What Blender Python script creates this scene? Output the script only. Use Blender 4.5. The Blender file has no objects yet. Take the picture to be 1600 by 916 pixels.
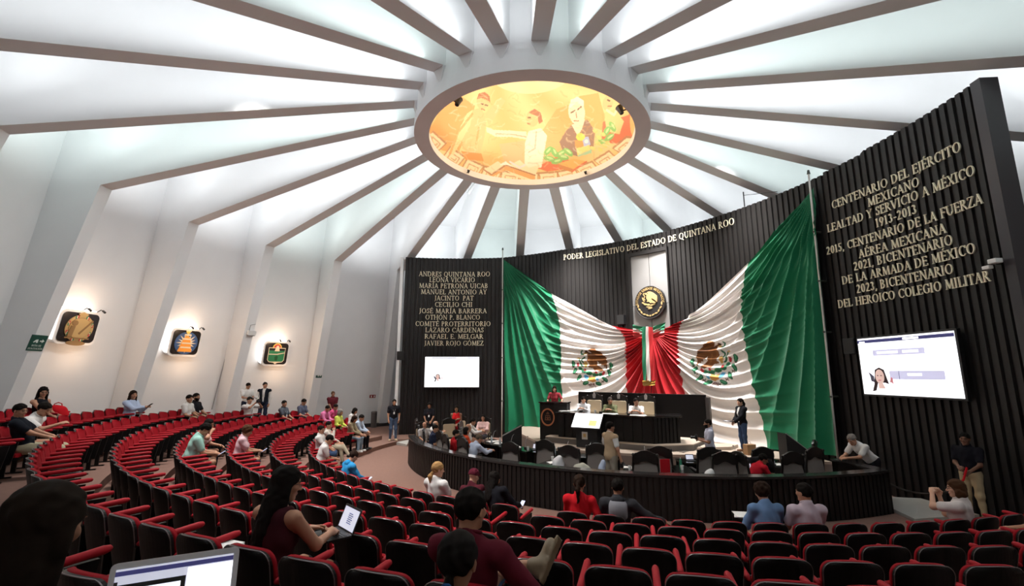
import bpy, math, random
import numpy as np
from mathutils import Vector, Matrix

SC = bpy.context.scene
COL = SC.collection
PI = math.pi
rad = math.radians
random.seed(7)

# ------------------------------------------------------------------ camera, world, lights, exposure
FPX, TILT = 719.0, 0.1753            # focal length in pixels of the 1600 wide frame, upward pitch
cam_d = bpy.data.cameras.new('camera'); cam_o = bpy.data.objects.new('camera', cam_d)
COL.objects.link(cam_o)
cam_d.sensor_fit = 'HORIZONTAL'; cam_d.sensor_width = 36.0; cam_d.lens = FPX / 1600 * 36.0
cam_d.clip_start = 0.02; cam_d.clip_end = 200
cam_o.location = (0, 0, 0); cam_o.rotation_euler = (PI / 2 + TILT, 0, 0)
SC.camera = cam_o

vs = SC.view_settings
vs.view_transform = 'Standard'; vs.look = 'None'; vs.gamma = 1.0; vs.use_curve_mapping = False
vs.exposure = 0.98
SC.display_settings.display_device = 'sRGB'

wd = bpy.data.worlds.new('world'); SC.world = wd; wd.use_nodes = True
wd.node_tree.nodes['Background'].inputs[0].default_value = (0.9, 0.95, 1, 1)
wd.node_tree.nodes['Background'].inputs[1].default_value = 0.02

HC = np.array([0.61, 13.553])        # axis of the round hall
RING_Z, RING_R, RING_RI = 7.2, 3.58, 3.19
BLADE_AZ = [1 + 15 * k for k in range(24)]

def area_light(name, loc, aim, size, power, col, spread=PI):
    l = bpy.data.lights.new(name, 'AREA'); l.shape = 'DISK'; l.size = size
    l.energy = power; l.color = col; l.spread = spread
    o = bpy.data.objects.new(name, l); COL.objects.link(o)
    o.location = loc
    o.rotation_euler = (Vector(aim) - Vector(loc)).to_track_quat('-Z', 'Y').to_euler()
    return o

BAY_W, DOME_W, DOWN_W = 41.0, 16.5, 58.0
_r = random.Random(3)
for k, az in enumerate(BLADE_AZ):                     # one cove lamp in every bay of the ceiling, shining up between the blades
    a = rad(az + 7.5)
    c = (0.95, 0.985, 1.0) if k % 3 else (0.87, 1.0, 0.97)
    p = BAY_W * (0.85 + 0.35 * _r.random())
    rr = 8.55                                         # area light shaped to light the whole bay evenly, no fixture
    l = bpy.data.lights.new('bay_fill', 'AREA'); l.shape = 'RECTANGLE'; l.size = 8.8; l.size_y = .66; l.energy = p; l.color = c
    o = bpy.data.objects.new('bay_fill', l); COL.objects.link(o); o.location = (HC[0] + rr * math.cos(a), HC[1] + rr * math.sin(a), 6.77)
    X = Vector((math.cos(a) * .972, math.sin(a) * .972, -.235)); Y = Vector((math.sin(a), -math.cos(a), 0)); Z = X.cross(Y)
    if Z.z > 0: Y = -Y; Z = -Z
    o.rotation_euler = Matrix((X, Y, Z)).transposed().to_euler()
    rr = 12.4
    loc = (HC[0] + rr * math.cos(a), HC[1] + rr * math.sin(a), 6.5)
    aim = (HC[0] + (rr + 1.2) * math.cos(a), HC[1] + (rr + 1.2) * math.sin(a), 9.0)
    area_light('cove_lamp', loc, aim, 1.0, p * .30, c)
for k in range(8):                                    # warm lamps on the inner ledge of the ring, shining up on the mural
    a = rad(22.5 + 45 * k)
    loc = (HC[0] + 2.75 * math.cos(a), HC[1] + 2.75 * math.sin(a), 7.35)
    aim = (HC[0] - 1.6 * math.cos(a), HC[1] - 1.6 * math.sin(a), 9.6)
    area_light('ledge_lamp', loc, aim, 0.35, DOME_W, (1.0, 0.88, 0.70))
for az, rr, tgt, p in ((68.5, 5.5, (2.2, 21.0, 1.9), 1.6), (38.5, 6.0, (6.0, 18.2, 2.0), 1.75), (8.5, 7.0, (8.0, 15.6, 2.6), .7), (53.5, 5.5, (3.8, 15.5, -2), .6),
                       (203.5, 8.0, (-6.0, 12.0, -2.5), .8), (143.5, 8.5, (-5.0, 18.0, -2.8), .9), (233.5, 7.5, (-1.5, 8.0, -2.5), .9),
                       (128.5, 4.2, (-9.8, 22.4, 0.5), .17), (158.5, 4.2, (-12.6, 18.0, 0.5), .17), (188.5, 4.2, (-13.4, 12.5, 0.5), .17), (218.5, 4.2, (-12.0, 7.0, 0.5), .15)):
    a = rad(az)                                       # added spots without fixtures, brightening the stage, floor and left wall
    l = bpy.data.lights.new('fill_spot', 'SPOT'); l.energy = DOWN_W * p * 40; l.color = (1, .96, .93)
    l.spot_size = rad(66); l.spot_blend = 1.0; l.shadow_soft_size = .6
    o = bpy.data.objects.new('fill_spot', l); COL.objects.link(o)
    o.location = (HC[0] + rr * math.cos(a), HC[1] + rr * math.sin(a), 7.5)
    o.rotation_euler = (Vector(tgt) - o.location).to_track_quat('-Z', 'Y').to_euler()

# ------------------------------------------------------------------ helpers
_ct, _st = math.cos(TILT), math.sin(TILT)
def ray(px, py):
    x = (px - 800) / FPX; u = (458 - py) / FPX
    return np.array([x, _ct - u * _st, _st + u * _ct])
def at_z(px, py, z):                 # point seen at (px,py) lying on the level z
    d = ray(px, py); return d * (z / d[2])
def at_d(px, py, d):                 # point seen at (px,py) at depth d
    return ray(px, py) * d

_mats = {}
def mat(name, rgb, rough=0.6, metal=0.0, var=0.0, scale=8.0, bump=0.0, spec=0.5, emit=0.0, sheen=0.0, coat=0.0):
    if name in _mats: return _mats[name]
    m = bpy.data.materials.new(name); m.use_nodes = True
    nt = m.node_tree; b = nt.nodes['Principled BSDF']
    b.inputs['Base Color'].default_value = (*rgb, 1)
    b.inputs['Roughness'].default_value = rough
    b.inputs['Metallic'].default_value = metal
    b.inputs['Specular IOR Level'].default_value = spec
    if sheen: b.inputs['Sheen Weight'].default_value = sheen
    if coat: b.inputs['Coat Weight'].default_value = coat
    if emit:
        b.inputs['Emission Color'].default_value = (*rgb, 1); b.inputs['Emission Strength'].default_value = emit
    if var or bump:
        tc = nt.nodes.new('ShaderNodeTexCoord'); nz = nt.nodes.new('ShaderNodeTexNoise')
        nz.inputs['Scale'].default_value = scale; nz.inputs['Detail'].default_value = 5
        nt.links.new(tc.outputs['Object'], nz.inputs['Vector'])
        if var:
            mr = nt.nodes.new('ShaderNodeMapRange'); mr.inputs[3].default_value = 1 - var; mr.inputs[4].default_value = 1 + var
            nt.links.new(nz.outputs[0], mr.inputs[0])
            hs = nt.nodes.new('ShaderNodeHueSaturation'); hs.inputs['Color'].default_value = (*rgb, 1)
            nt.links.new(mr.outputs[0], hs.inputs['Value']); nt.links.new(hs.outputs[0], b.inputs['Base Color'])
        if bump:
            bp = nt.nodes.new('ShaderNodeBump'); bp.inputs['Strength'].default_value = bump; bp.inputs['Distance'].default_value = .02
            nt.links.new(nz.outputs[0], bp.inputs['Height']); nt.links.new(bp.outputs[0], b.inputs['Normal'])
    _mats[name] = m
    return m
def attr_mat(name, rough=0.8, emit=0.0, spec=.3):
    if name in _mats: return _mats[name]
    m = bpy.data.materials.new(name); m.use_nodes = True
    nt = m.node_tree; b = nt.nodes['Principled BSDF']
    b.inputs['Roughness'].default_value = rough; b.inputs['Specular IOR Level'].default_value = spec
    a = nt.nodes.new('ShaderNodeVertexColor'); a.layer_name = 'paint'
    nt.links.new(a.outputs['Color'], b.inputs['Base Color'])
    if emit:
        nt.links.new(a.outputs['Color'], b.inputs['Emission Color']); b.inputs['Emission Strength'].default_value = emit
    _mats[name] = m
    return m

def link(name, me, parent=None, mats=()):
    o = bpy.data.objects.new(name, me); COL.objects.link(o)
    for m in mats: me.materials.append(m)
    if parent is not None: o.parent = parent
    return o
def mesh_np(name, V, F, mats, parent=None, smooth=True, midx=None, paint=None):
    V = np.asarray(V, dtype=np.float32); me = bpy.data.meshes.new(name)
    if isinstance(F, np.ndarray):
        n, k = F.shape
        me.vertices.add(len(V)); me.vertices.foreach_set('co', V.ravel())
        me.loops.add(n * k); me.loops.foreach_set('vertex_index', F.astype(np.int32).ravel())
        me.polygons.add(n); me.polygons.foreach_set('loop_start', np.arange(0, n * k, k, dtype=np.int32))
    else:
        me.from_pydata(V.tolist(), [], F)
    me.update(calc_edges=True)
    if smooth: me.polygons.foreach_set('use_smooth', np.ones(len(me.polygons), dtype=bool))
    if not isinstance(mats, (list, tuple)): mats = [mats]
    for m in mats: me.materials.append(m)
    if midx is not None: me.polygons.foreach_set('material_index', np.asarray(midx, dtype=np.int32))
    if paint is not None:
        at = me.color_attributes.new('paint', 'FLOAT_COLOR', 'POINT')
        c = np.ones((len(V), 4), dtype=np.float32); c[:, :3] = paint; at.data.foreach_set('color', c.ravel())
    me.validate()
    o = bpy.data.objects.new(name, me); COL.objects.link(o)
    if parent is not None: o.parent = parent
    return o

class MB:
    """collects simple shapes and links them as ONE mesh object"""
    def __init__(s): s.v = []; s.f = []; s.m = []; s.cur = 0
    def add(s, V, F):
        n = len(s.v); s.v += [tuple(map(float, p)) for p in V]; s.f += [tuple(i + n for i in f) for f in F]; s.m += [s.cur] * len(F); return s
    def box(s, c, size, rz=0.0, M=None):
        hx, hy, hz = size[0] / 2, size[1] / 2, size[2] / 2
        P = [(-hx, -hy, -hz), (hx, -hy, -hz), (hx, hy, -hz), (-hx, hy, -hz), (-hx, -hy, hz), (hx, -hy, hz), (hx, hy, hz), (-hx, hy, hz)]
        if M is None: M = Matrix.Rotation(rz, 3, 'Z')
        P = [M @ Vector(p) + Vector(c) for p in P]
        return s.add(P, [(0, 3, 2, 1), (4, 5, 6, 7), (0, 1, 5, 4), (1, 2, 6, 5), (2, 3, 7, 6), (3, 0, 4, 7)])
    def prism(s, poly, h0, h1, M=None):
        """poly in the local xy plane, from z=h0 to h1, transformed by the 4x4 M"""
        n = len(poly); P = [Vector((p[0], p[1], h0)) for p in poly] + [Vector((p[0], p[1], h1)) for p in poly]
        if M is not None: P = [M @ p for p in P]
        return s.add(P, [tuple(range(n))[::-1], tuple(range(n, 2 * n))] + [(i, (i + 1) % n, n + (i + 1) % n, n + i) for i in range(n)])
    def tube(s, pts, r, n=8, caps=True):
        pts = [Vector(p) for p in pts]; rs = r if isinstance(r, (list, tuple)) else [r] * len(pts)
        V = []; F = []; up = None
        for i, p in enumerate(pts):
            t = (pts[min(i + 1, len(pts) - 1)] - pts[max(i - 1, 0)]).normalized()
            if up is None:
                up = Vector((0, 0, 1)) if abs(t.z) < .9 else Vector((1, 0, 0))
            x = t.cross(up).normalized(); up = x.cross(t).normalized()
            for k in range(n):
                a = 2 * PI * k / n; V.append(p + (x * math.cos(a) + up * math.sin(a)) * rs[i])
        for i in range(len(pts) - 1):
            for k in range(n): F.append((i * n + k, i * n + (k + 1) % n, (i + 1) * n + (k + 1) % n, (i + 1) * n + k))
        if caps: F += [tuple(range(n))[::-1], tuple(range((len(pts) - 1) * n, len(pts) * n))]
        return s.add(V, F)
    def lathe(s, prof, n=24, c=(0, 0, 0), a0=0.0, a1=2 * PI):
        full = abs(a1 - a0 - 2 * PI) < 1e-6; m = n if full else n + 1
        V = [(c[0] + r * math.cos(a0 + (a1 - a0) * k / n), c[1] + r * math.sin(a0 + (a1 - a0) * k / n), c[2] + z) for r, z in prof for k in range(m)]
        F = [(i * m + k, i * m + (k + 1) % m, (i + 1) * m + (k + 1) % m, (i + 1) * m + k) for i in range(len(prof) - 1) for k in range(m if full else n)]
        return s.add(V, F)
    def ball(s, c, r, n=12, m=8):
        if not isinstance(r, (tuple, list)): r = (r, r, r)
        V = []; F = []
        for i in range(m + 1):
            t = PI * i / m
            for k in range(n):
                a = 2 * PI * k / n; V.append((c[0] + r[0] * math.sin(t) * math.cos(a), c[1] + r[1] * math.sin(t) * math.sin(a), c[2] + r[2] * math.cos(t)))
        for i in range(m):
            for k in range(n): F.append((i * n + k, (i + 1) * n + k, (i + 1) * n + (k + 1) % n, i * n + (k + 1) % n))
        return s.add(V, F)
    def rbox(s, c, size, r=.02, rz=0.0, M=None, seg=3):
        """box with rounded vertical outline (rounded in local xy)"""
        hx, hy = size[0] / 2, size[1] / 2; r = min(r, hx * .98, hy * .98); P = []
        for cx, cy, a0 in ((hx - r, hy - r, 0), (-hx + r, hy - r, 90), (-hx + r, -hy + r, 180), (hx - r, -hy + r, 270)):
            for k in range(seg + 1):
                a = rad(a0 + 90 * k / seg); P.append((cx + r * math.cos(a), cy + r * math.sin(a)))
        if M is None: M = Matrix.Rotation(rz, 4, 'Z')
        else: M = M.to_4x4()
        return s.prism(P, -size[2] / 2, size[2] / 2, Matrix.Translation(Vector(c)) @ M)
    def mesh(s, name, mats, smooth=False):
        me = bpy.data.meshes.new(name); me.from_pydata(s.v, [], s.f)
        if not isinstance(mats, (list, tuple)): mats = [mats]
        for m in mats: me.materials.append(m)
        if len(mats) > 1: me.polygons.foreach_set('material_index', np.array(s.m, dtype=np.int32))
        if smooth: me.polygons.foreach_set('use_smooth', np.ones(len(me.polygons), dtype=bool))
        me.update(); return me
    def build(s, name, mats, parent=None, smooth=False, bevel=0.0):
        me = s.mesh(name, mats, smooth)
        o = bpy.data.objects.new(name, me); COL.objects.link(o)
        if parent is not None: o.parent = parent
        if bevel:
            b = o.modifiers.new('bevel', 'BEVEL'); b.width = bevel; b.segments = 2; b.limit_method = 'ANGLE'
        return o

def empty(name, loc=(0, 0, 0), rz=0.0):
    o = bpy.data.objects.new(name, None); COL.objects.link(o); o.location = loc; o.rotation_euler = (0, 0, rz); o.empty_display_size = .1
    return o
def tag(o, label, cat, group=None, kind=None):
    o['label'] = label; o['category'] = cat
    if group: o['group'] = group
    if kind: o['kind'] = kind
    return o
def struct(o, label=None):
    o['kind'] = 'structure'
    if label: o['label'] = label
    return o
def thing(name, label, cat, loc=(0, 0, 0), rz=0.0, group=None):
    return tag(empty(name, loc, rz), label, cat, group)
ORD = ['', 'first', 'second', 'third', 'fourth', 'fifth', 'sixth', 'seventh', 'eighth', 'ninth', 'tenth', 'eleventh', 'twelfth', 'thirteenth', 'fourteenth', 'fifteenth', 'sixteenth', 'seventeenth', 'eighteenth', 'nineteenth']
def nth(n):
    if n < 20: return ORD[n]
    t = {2: 'twent', 3: 'thirt', 4: 'fort', 5: 'fift'}[n // 10]
    return t + 'ieth' if n % 10 == 0 else t + 'y-' + ORD[n % 10]
# ------------------------------------------------------------------ the hall: floor, treads, blades, ceiling, ring
M_CARPET = mat('carpet', (.245, .145, .115), .95, var=.10, scale=14, bump=.15, spec=.1)
M_WHITE = mat('white_paint', (.83, .84, .85), .75, var=.03, scale=1.5, bump=.05)
M_SOFFIT = mat('soffit_bounce_tint', (.86, .80, .80), .8, var=.04, scale=2)  # mauve tint puts light bounced off the carpet into the colour
M_STAGE = mat('stage_tan', (.42, .345, .28), .55, var=.06, scale=6)
M_STAGE_RISER = mat('stage_riser', (.20, .165, .14), .7, var=.05)

SCN = np.array([4.19, 17.06])        # centre of the seating circles
ARENA_Z = -2.98
def row_r(k): return 10.49 + .904 * (k - 1)
def row_z(k): return -2.83 + .168 * (k - 1)
def pol(c, r, az, z): return (c[0] + r * math.cos(rad(az)), c[1] + r * math.sin(rad(az)), z)

b = MB(); b.lathe([(0.01, ARENA_Z), (17.5, ARENA_Z)], 64, (HC[0], HC[1], 0)); struct(b.build('floor', M_CARPET))
for k in range(1, 10):               # carpeted terrace of every row
    r0 = row_r(k) - .70; r1 = row_r(k) + .204 if k < 9 else row_r(k) + 1.2
    a0, a1 = ({2: 158, 3: 158, 4: 158, 5: 170, 6: 178, 7: 187, 8: 193, 9: 200}[k], 318) if k > 1 else (120, 318)
    b = MB(); z0, z1 = ARENA_Z, row_z(k)
    if k == 1: r1 = 11.1
    b.lathe([(r0, z0), (r0, z1), (r1, z1)], 72, (SCN[0], SCN[1], 0), rad(a0), rad(a1))
    A, B_, C_, D = pol(SCN, r0, a0, z0), pol(SCN, r0, a0, z1), pol(SCN, r1, a0, z1), pol(SCN, r1, a0, z0)
    b.add([A, B_, C_, D], [(0, 1, 2, 3)])
    o = b.build('floor', M_CARPET); struct(o)
# raised floor along the left wall, level with the first row
b = MB(); b.lathe([(11.05, -2.831), (20.5, -2.831)], 30, (SCN[0], SCN[1], 0), rad(118), rad(172)); struct(b.build('floor', M_CARPET))

b = MB(); b.lathe([(14.3, -2.3), (14.3, -2.05), (16.6, -2.05)], 12, (SCN[0], SCN[1], 0), rad(164), rad(177)); struct(b.build('floor', M_CARPET))
# blades: one concrete rib each, running up the wall and in to the ring
FIN = [(3.45, 8.0), (13.05, 5.64), (15.25, -3.2), (16.6, -3.2), (14.9, 9.6), (3.45, 10.6)]
for k, az in enumerate(BLADE_AZ):
    a = rad(az); M = Matrix(((math.cos(a), 0, -math.sin(a), HC[0]), (math.sin(a), 0, math.cos(a), HC[1]), (0, 1, 0, 0), (0, 0, 0, 1)))
    b = MB(); b.prism(FIN, -.21, .21, M)
    # tapering bracket where the rib dies into the ring
    V = [M @ Vector(p) for p in ((3.5, 8.0, -.21), (3.5, 8.0, .21), (3.68, 7.95, .21), (3.68, 7.95, -.21), (3.58, 7.52, 0))]
    b.add(V, [(0, 1, 2, 3), (0, 4, 1), (1, 4, 2), (2, 4, 3), (3, 4, 0)])
    o = b.build('trim_%d' % (k + 1), [M_WHITE, M_SOFFIT])
    me = o.data
    mi = [1 if (p.normal.z < -.85) else 0 for p in me.polygons]; me.polygons.foreach_set('material_index', np.array(mi, dtype=np.int32))
    struct(o)
b = MB()
aa = [rad(x) for x in BLADE_AZ]
prof = [(15.95, -3.3), (14.95, 3.0), (14.15, 8.9)]
V = [(HC[0] + r * math.cos(a), HC[1] + r * math.sin(a), z) for r, z in prof for a in aa]
b.add(V, [(i * 24 + k, (i * 24 + (k + 1) % 24), (i + 1) * 24 + (k + 1) % 24, (i + 1) * 24 + k) for i in range(2) for k in range(24)])
struct(b.build('wall_outer', M_WHITE))
b = MB(); prof = [(14.15, 8.9), (3.4, 10.3)]
V = [(HC[0] + r * math.cos(a), HC[1] + r * math.sin(a), z) for r, z in prof for a in aa]
b.add(V, [(k, (k + 1) % 24, 24 + (k + 1) % 24, 24 + k) for k in range(24)])
struct(b.build('ceiling', M_WHITE))
# skirting along the foot of the wall, dark
b = MB(); b.lathe([(15.05, -2.83), (15.05, -2.66), (15.4, -2.66)], 30, (HC[0], HC[1], 0), rad(90), rad(150))
struct(b.build('baseboard_left', mat('dark_skirting', (.03, .028, .03), .5)))

# the ring beam under the dome
b = MB(); N = 128
b.lathe([(3.60, 10.4), (3.60, 7.55), (3.64, 7.55), (3.64, 7.2)], N, (HC[0], HC[1], 0)); o1 = len(b.f)
b.cur = 1; b.lathe([(3.64, 7.2), (RING_RI, 7.2)], N, (HC[0], HC[1], 0)); b.cur = 0
b.lathe([(RING_RI, 7.2), (RING_RI, 7.42), (3.3, 7.42)], N, (HC[0], HC[1], 0))
struct(b.build('trim_25', [M_WHITE, M_SOFFIT]))
# ------------------------------------------------------------------ painting shapes on a dense mesh (one colour per vertex, no light in it)
class Paint:
    def __init__(s, P, col): s.P = np.asarray(P, float); s.c = np.tile(np.array(col, float), (len(s.P), 1))
    def put(s, m, col, a=1.0): s.c[m] = s.c[m] * (1 - a) + np.array(col) * a
    def poly(s, pts, col, a=1.0):
        x, y = s.P[:, 0], s.P[:, 1]; ins = np.zeros(len(x), bool); n = len(pts)
        for i in range(n):
            x0, y0 = pts[i]; x1, y1 = pts[(i + 1) % n]
            if y0 == y1: continue
            c = ((y0 > y) != (y1 > y)) & (x < (x1 - x0) * (y - y0) / (y1 - y0) + x0); ins ^= c
        s.put(ins, col, a)
    def ell(s, cx, cy, rx, ry, col, rot=0.0, a=1.0, rin=0.0):
        dx, dy = s.P[:, 0] - cx, s.P[:, 1] - cy; c, k = math.cos(rad(rot)), math.sin(rad(rot))
        q = ((dx * c + dy * k) / rx) ** 2 + ((-dx * k + dy * c) / ry) ** 2
        s.put((q < 1) & (q >= rin * rin), col, a)
    def line(s, pts, w, col, a=1.0):
        m = np.zeros(len(s.P), bool)
        for (x0, y0), (x1, y1) in zip(pts[:-1], pts[1:]):
            dx, dy = x1 - x0, y1 - y0; L = dx * dx + dy * dy + 1e-12
            t = np.clip(((s.P[:, 0] - x0) * dx + (s.P[:, 1] - y0) * dy) / L, 0, 1)
            m |= np.hypot(s.P[:, 0] - x0 - t * dx, s.P[:, 1] - y0 - t * dy) < w / 2
        s.put(m, col, a)

# ------------------------------------------------------------------ dome with a painted frieze of figures, books and carved blocks
DOME_R, DOME_H, DOME_Z = 3.3, 2.9, 7.42
def dome_hit(px, py):
    d = ray(px, py); sc = np.array([1 / DOME_R, 1 / DOME_R, 1 / DOME_H]); c = np.array([HC[0], HC[1], DOME_Z])
    o = -c * sc; e = d * sc; A = e @ e; B = o @ e; C = o @ o - 1
    t = (-B + math.sqrt(max(B * B - A * C, 0))) / A; p = d * t - c
    return math.degrees(math.atan2(-p[0], p[1])) , math.degrees(math.asin(min(1, max(0, p[2] / DOME_H))))
nu, nv = 900, 240
az = np.linspace(-180, 180, nu, endpoint=False); el = np.linspace(0, 89.5, nv)
A_, E_ = np.meshgrid(az, el); ar = np.radians(A_); er = np.radians(E_)
V = np.stack([HC[0] - DOME_R * np.cos(er) * np.sin(ar), HC[1] + DOME_R * np.cos(er) * np.cos(ar), DOME_Z + DOME_H * np.sin(er)], -1).reshape(-1, 3)
i = np.arange((nv - 1) * nu); j = i + nu; i2 = np.where((i + 1) % nu == 0, i + 1 - nu, i + 1); j2 = i2 + nu
F = np.stack([i, j, j2, i2], 1)
# chart: direction on a flattened hemisphere, so that shapes stay undistorted near the crown
def chart(a, e): r = np.cos(np.radians(e)); return np.stack([-r * np.sin(np.radians(a)), np.sin(np.radians(e)) * .75 + (1 - r * np.cos(np.radians(a))) * .35], -1)
PT = Paint(chart(A_.ravel(), E_.ravel()), (.86, .60, .26))
rg = np.random.RandomState(5)
_front = np.abs(A_.ravel()) < 100
def dc(pts): return [tuple(chart(*dome_hit(x, y))) for x, y in pts]
def dpoly(pts, col, a=1.0): PT.poly(dc(pts), col, a)
def dline(pts, w, col, a=1.0): PT.line(dc(pts), w, col, a)
def dell(x, y, rx, ry, col, rot=0, a=1.0):
    dpoly([(x + rx * math.cos(t) * math.cos(rad(rot)) - ry * math.sin(t) * math.sin(rad(rot)), y + rx * math.cos(t) * math.sin(rad(rot)) + ry * math.sin(t) * math.cos(rad(rot))) for t in np.linspace(0, 2 * PI, 25)[:-1]], col, a)
sw = np.sin(A_.ravel() * .11 + 3 * np.sin(np.radians(E_.ravel() * 3))) * .5 + .5
PT.c += (sw[:, None] - .5) * np.array([.10, .16, .14])
PT.put(E_.ravel() > 62, (.95, .82, .55), .6)
OR, YE, CR, BR, DK, SK, RD, GR = (.80, .32, .07), (.92, .68, .22), (.92, .80, .58), (.42, .20, .09), (.16, .08, .04), (.88, .56, .26), (.70, .16, .06), (.22, .55, .14)
dpoly([(668, 200), (690, 160), (720, 150), (742, 165), (735, 200), (715, 240), (690, 235), (672, 220)], OR, .75)      # glow behind the left figures
dpoly([(840, 215), (870, 170), (900, 160), (890, 235), (850, 262)], OR, .55)
dpoly([(780, 225), (850, 215), (860, 262), (790, 262)], (.86, .50, .28), .8)
dpoly([(905, 150), (935, 145), (945, 180), (945, 205), (905, 190)], (.82, .45, .14))
dpoly([(942, 190), (985, 178), (990, 215), (965, 225), (940, 222)], RD)
dpoly([(836, 262), (880, 240), (900, 262), (855, 268)], RD)
for x in range(672, 1000, 31):                                                                                     # carved stone blocks along the foot
    y = 292 - 66 * (abs(x - 832) / 165.) ** 2.4
    t = math.atan2(-(2.4 * 66 * (abs(x - 832) / 165.) ** 1.4 / 165.) * (1 if x > 832 else -1), 1)
    c, s_ = math.cos(t), math.sin(t); w, h = 13, 20
    Q = lambda u, v: (x + u * c + v * s_, y + u * s_ - v * c)
    dpoly([Q(-w - 2, 0), Q(w + 2, 0), Q(w + 2, h + 3), Q(-w - 2, h + 3)], BR, .8)
    dpoly([Q(-w, 0), Q(w, 0), Q(w, h), Q(-w, h)], CR)
    dline([Q(-8, 5), Q(8, 5), Q(8, 15), Q(-8, 15), Q(-8, 5)], .012, (.62, .42, .24)); dline([Q(-3, 8), Q(4, 8), Q(4, 12)], .012, (.62, .42, .24))
# kneeling bare figure leaning on one arm
dpoly([(738, 172), (752, 168), (760, 186), (757, 215), (750, 240), (735, 242), (722, 232), (722, 205), (730, 190)], SK)
dpoly([(738, 172), (729, 178), (716, 205), (700, 238), (708, 242), (724, 215), (735, 195)], (.95, .70, .36))
dline([(738, 178), (716, 206), (703, 240)], .02, OR, .7); dline([(748, 200), (744, 225)], .02, OR, .6)
dpoly([(757, 178), (783, 152), (790, 158), (764, 196)], SK)
dell(755, 157, 10, 14, SK, 15); dpoly([(745, 155), (748, 146), (757, 144), (765, 150), (766, 160), (760, 156), (752, 153)], (.45, .16, .06))
dline([(752, 162), (755, 163)], .012, DK); dline([(758, 164), (762, 165)], .012, DK); dline([(752, 170), (757, 172)], .012, BR)
dpoly([(720, 236), (752, 240), (756, 252), (728, 250)], OR)
# figure with a white shirt reaching out
dpoly([(826, 205), (845, 200), (855, 212), (850, 240), (846, 262), (820, 262), (820, 225)], (.93, .86, .72))
dpoly([(822, 206), (798, 204), (772, 203), (760, 198), (760, 206), (775, 214), (800, 214), (824, 218)], (.95, .82, .60))
dline([(775, 209), (800, 210), (822, 214)], .012, BR, .6); dline([(838, 206), (836, 232), (826, 238)], .014, BR, .5)
dell(832, 185, 10, 13, SK); dpoly([(826, 176), (835, 170), (845, 176), (848, 190), (842, 194), (840, 182)], (.45, .17, .08))
dline([(825, 184), (829, 184)], .012, DK); dline([(824, 193), (828, 194)], .012, BR)
# older seated figure in a dark coat
dpoly([(874, 222), (884, 205), (898, 190), (918, 187), (930, 205), (927, 235), (905, 245), (880, 238)], (.30, .17, .12))
dpoly([(893, 195), (903, 213), (910, 200), (914, 186)], CR)
dell(901, 175, 13, 20, (.94, .78, .58), -8); dpoly([(889, 170), (892, 156), (902, 151), (912, 157), (912, 166), (901, 160)], (.96, .90, .76))
dline([(892, 176), (898, 173)], .014, DK); dline([(903, 171), (908, 167)], .014, DK); dline([(900, 176), (901, 184)], .010, BR); dline([(897, 189), (904, 189)], .012, BR)
# figure at right, with flowers and leaves
dell(950, 160, 8, 13, SK, 20); dpoly([(944, 176), (962, 170), (975, 190), (968, 210), (948, 205)], (.90, .62, .26)); dline([(948, 172), (960, 180), (964, 170)], .016, CR)
dline([(949, 156), (953, 158)], .01, DK); dline([(950, 166), (955, 166)], .01, BR)
for (x, y, r) in ((856, 236, -50), (866, 238, 60), (876, 240, -30), (888, 238, 40), (858, 248, 10), (870, 252, -15), (880, 246, 10), (948, 205, -60), (957, 198, 60), (943, 222, 20), (952, 215, -40)):
    dell(x, y, 9, 4.5, GR, r); dell(x + 1, y - 1, 5, 1.6, (.50, .78, .34), r)
for (x, y) in ((930, 205), (936, 215), (942, 210), (934, 224), (945, 228), (926, 232), (938, 234), (950, 224)): dell(x, y, 4.5, 3, YE, 30)
dpoly([(899, 222), (918, 215), (925, 238), (902, 244)], YE); dpoly([(898, 220), (910, 216), (912, 229), (899, 232)], OR); dpoly([(910, 216), (919, 213), (923, 226), (912, 229)], (.40, .50, .80))
dell(907, 214, 7, 6, (.95, .72, .10)); dpoly([(902, 243), (924, 233), (925, 239), (904, 245)], (.35, .62, .40)); dell(916, 221, 3, 3, (.95, .93, .9))
# big books
dpoly([(758, 264), (778, 252), (790, 261), (812, 250), (826, 262), (843, 258), (836, 276), (815, 280), (790, 266), (768, 278)], CR)
dpoly([(757, 266), (768, 273), (790, 258), (836, 275), (836, 285), (790, 266), (768, 280)], (.78, .40, .14)); dline([(757, 266), (768, 273), (790, 258), (836, 274)], .014, BR)
dpoly([(780, 258), (790, 252), (803, 262), (795, 258)], (.95, .93, .88)); dline([(797, 253), (812, 262), (820, 258)], .02, (.75, .78, .85))
dpoly([(872, 256), (896, 248), (916, 252), (895, 265)], (.85, .46, .12)); dpoly([(872, 256), (895, 264), (895, 270), (874, 262)], (.60, .24, .06)); dline([(895, 267), (916, 253)], .02, RD)
for k in range(240):                                                # loose brush strokes over the painted ground
    x0, y0 = 690 + rg.rand() * 285, 140 + rg.rand() * 130; a0 = rg.rand() * 6.28; q = [(x0, y0)]
    for j in range(4): a0 += rg.randn() * .5; q.append((q[-1][0] + 4 * math.cos(a0), q[-1][1] + 3 * math.sin(a0)))
    if all(((x - 832) / 155.) ** 2 + ((y - 208) / 76.) ** 2 < 1 for x, y in q): dline(q, .007 + .008 * rg.rand(), [(.62, .30, .08), (.96, .84, .52), (.75, .40, .12), (.98, .92, .74)][k % 4], .22)
PT.c = np.clip(PT.c * .85 + .10, 0.02, .96)
o = mesh_np('painted_dome', V, F, attr_mat('mural_paint', .9), paint=PT.c)
tag(o, 'round mural dome painted with figures and carved blocks inside the ceiling ring', 'mural')

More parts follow.
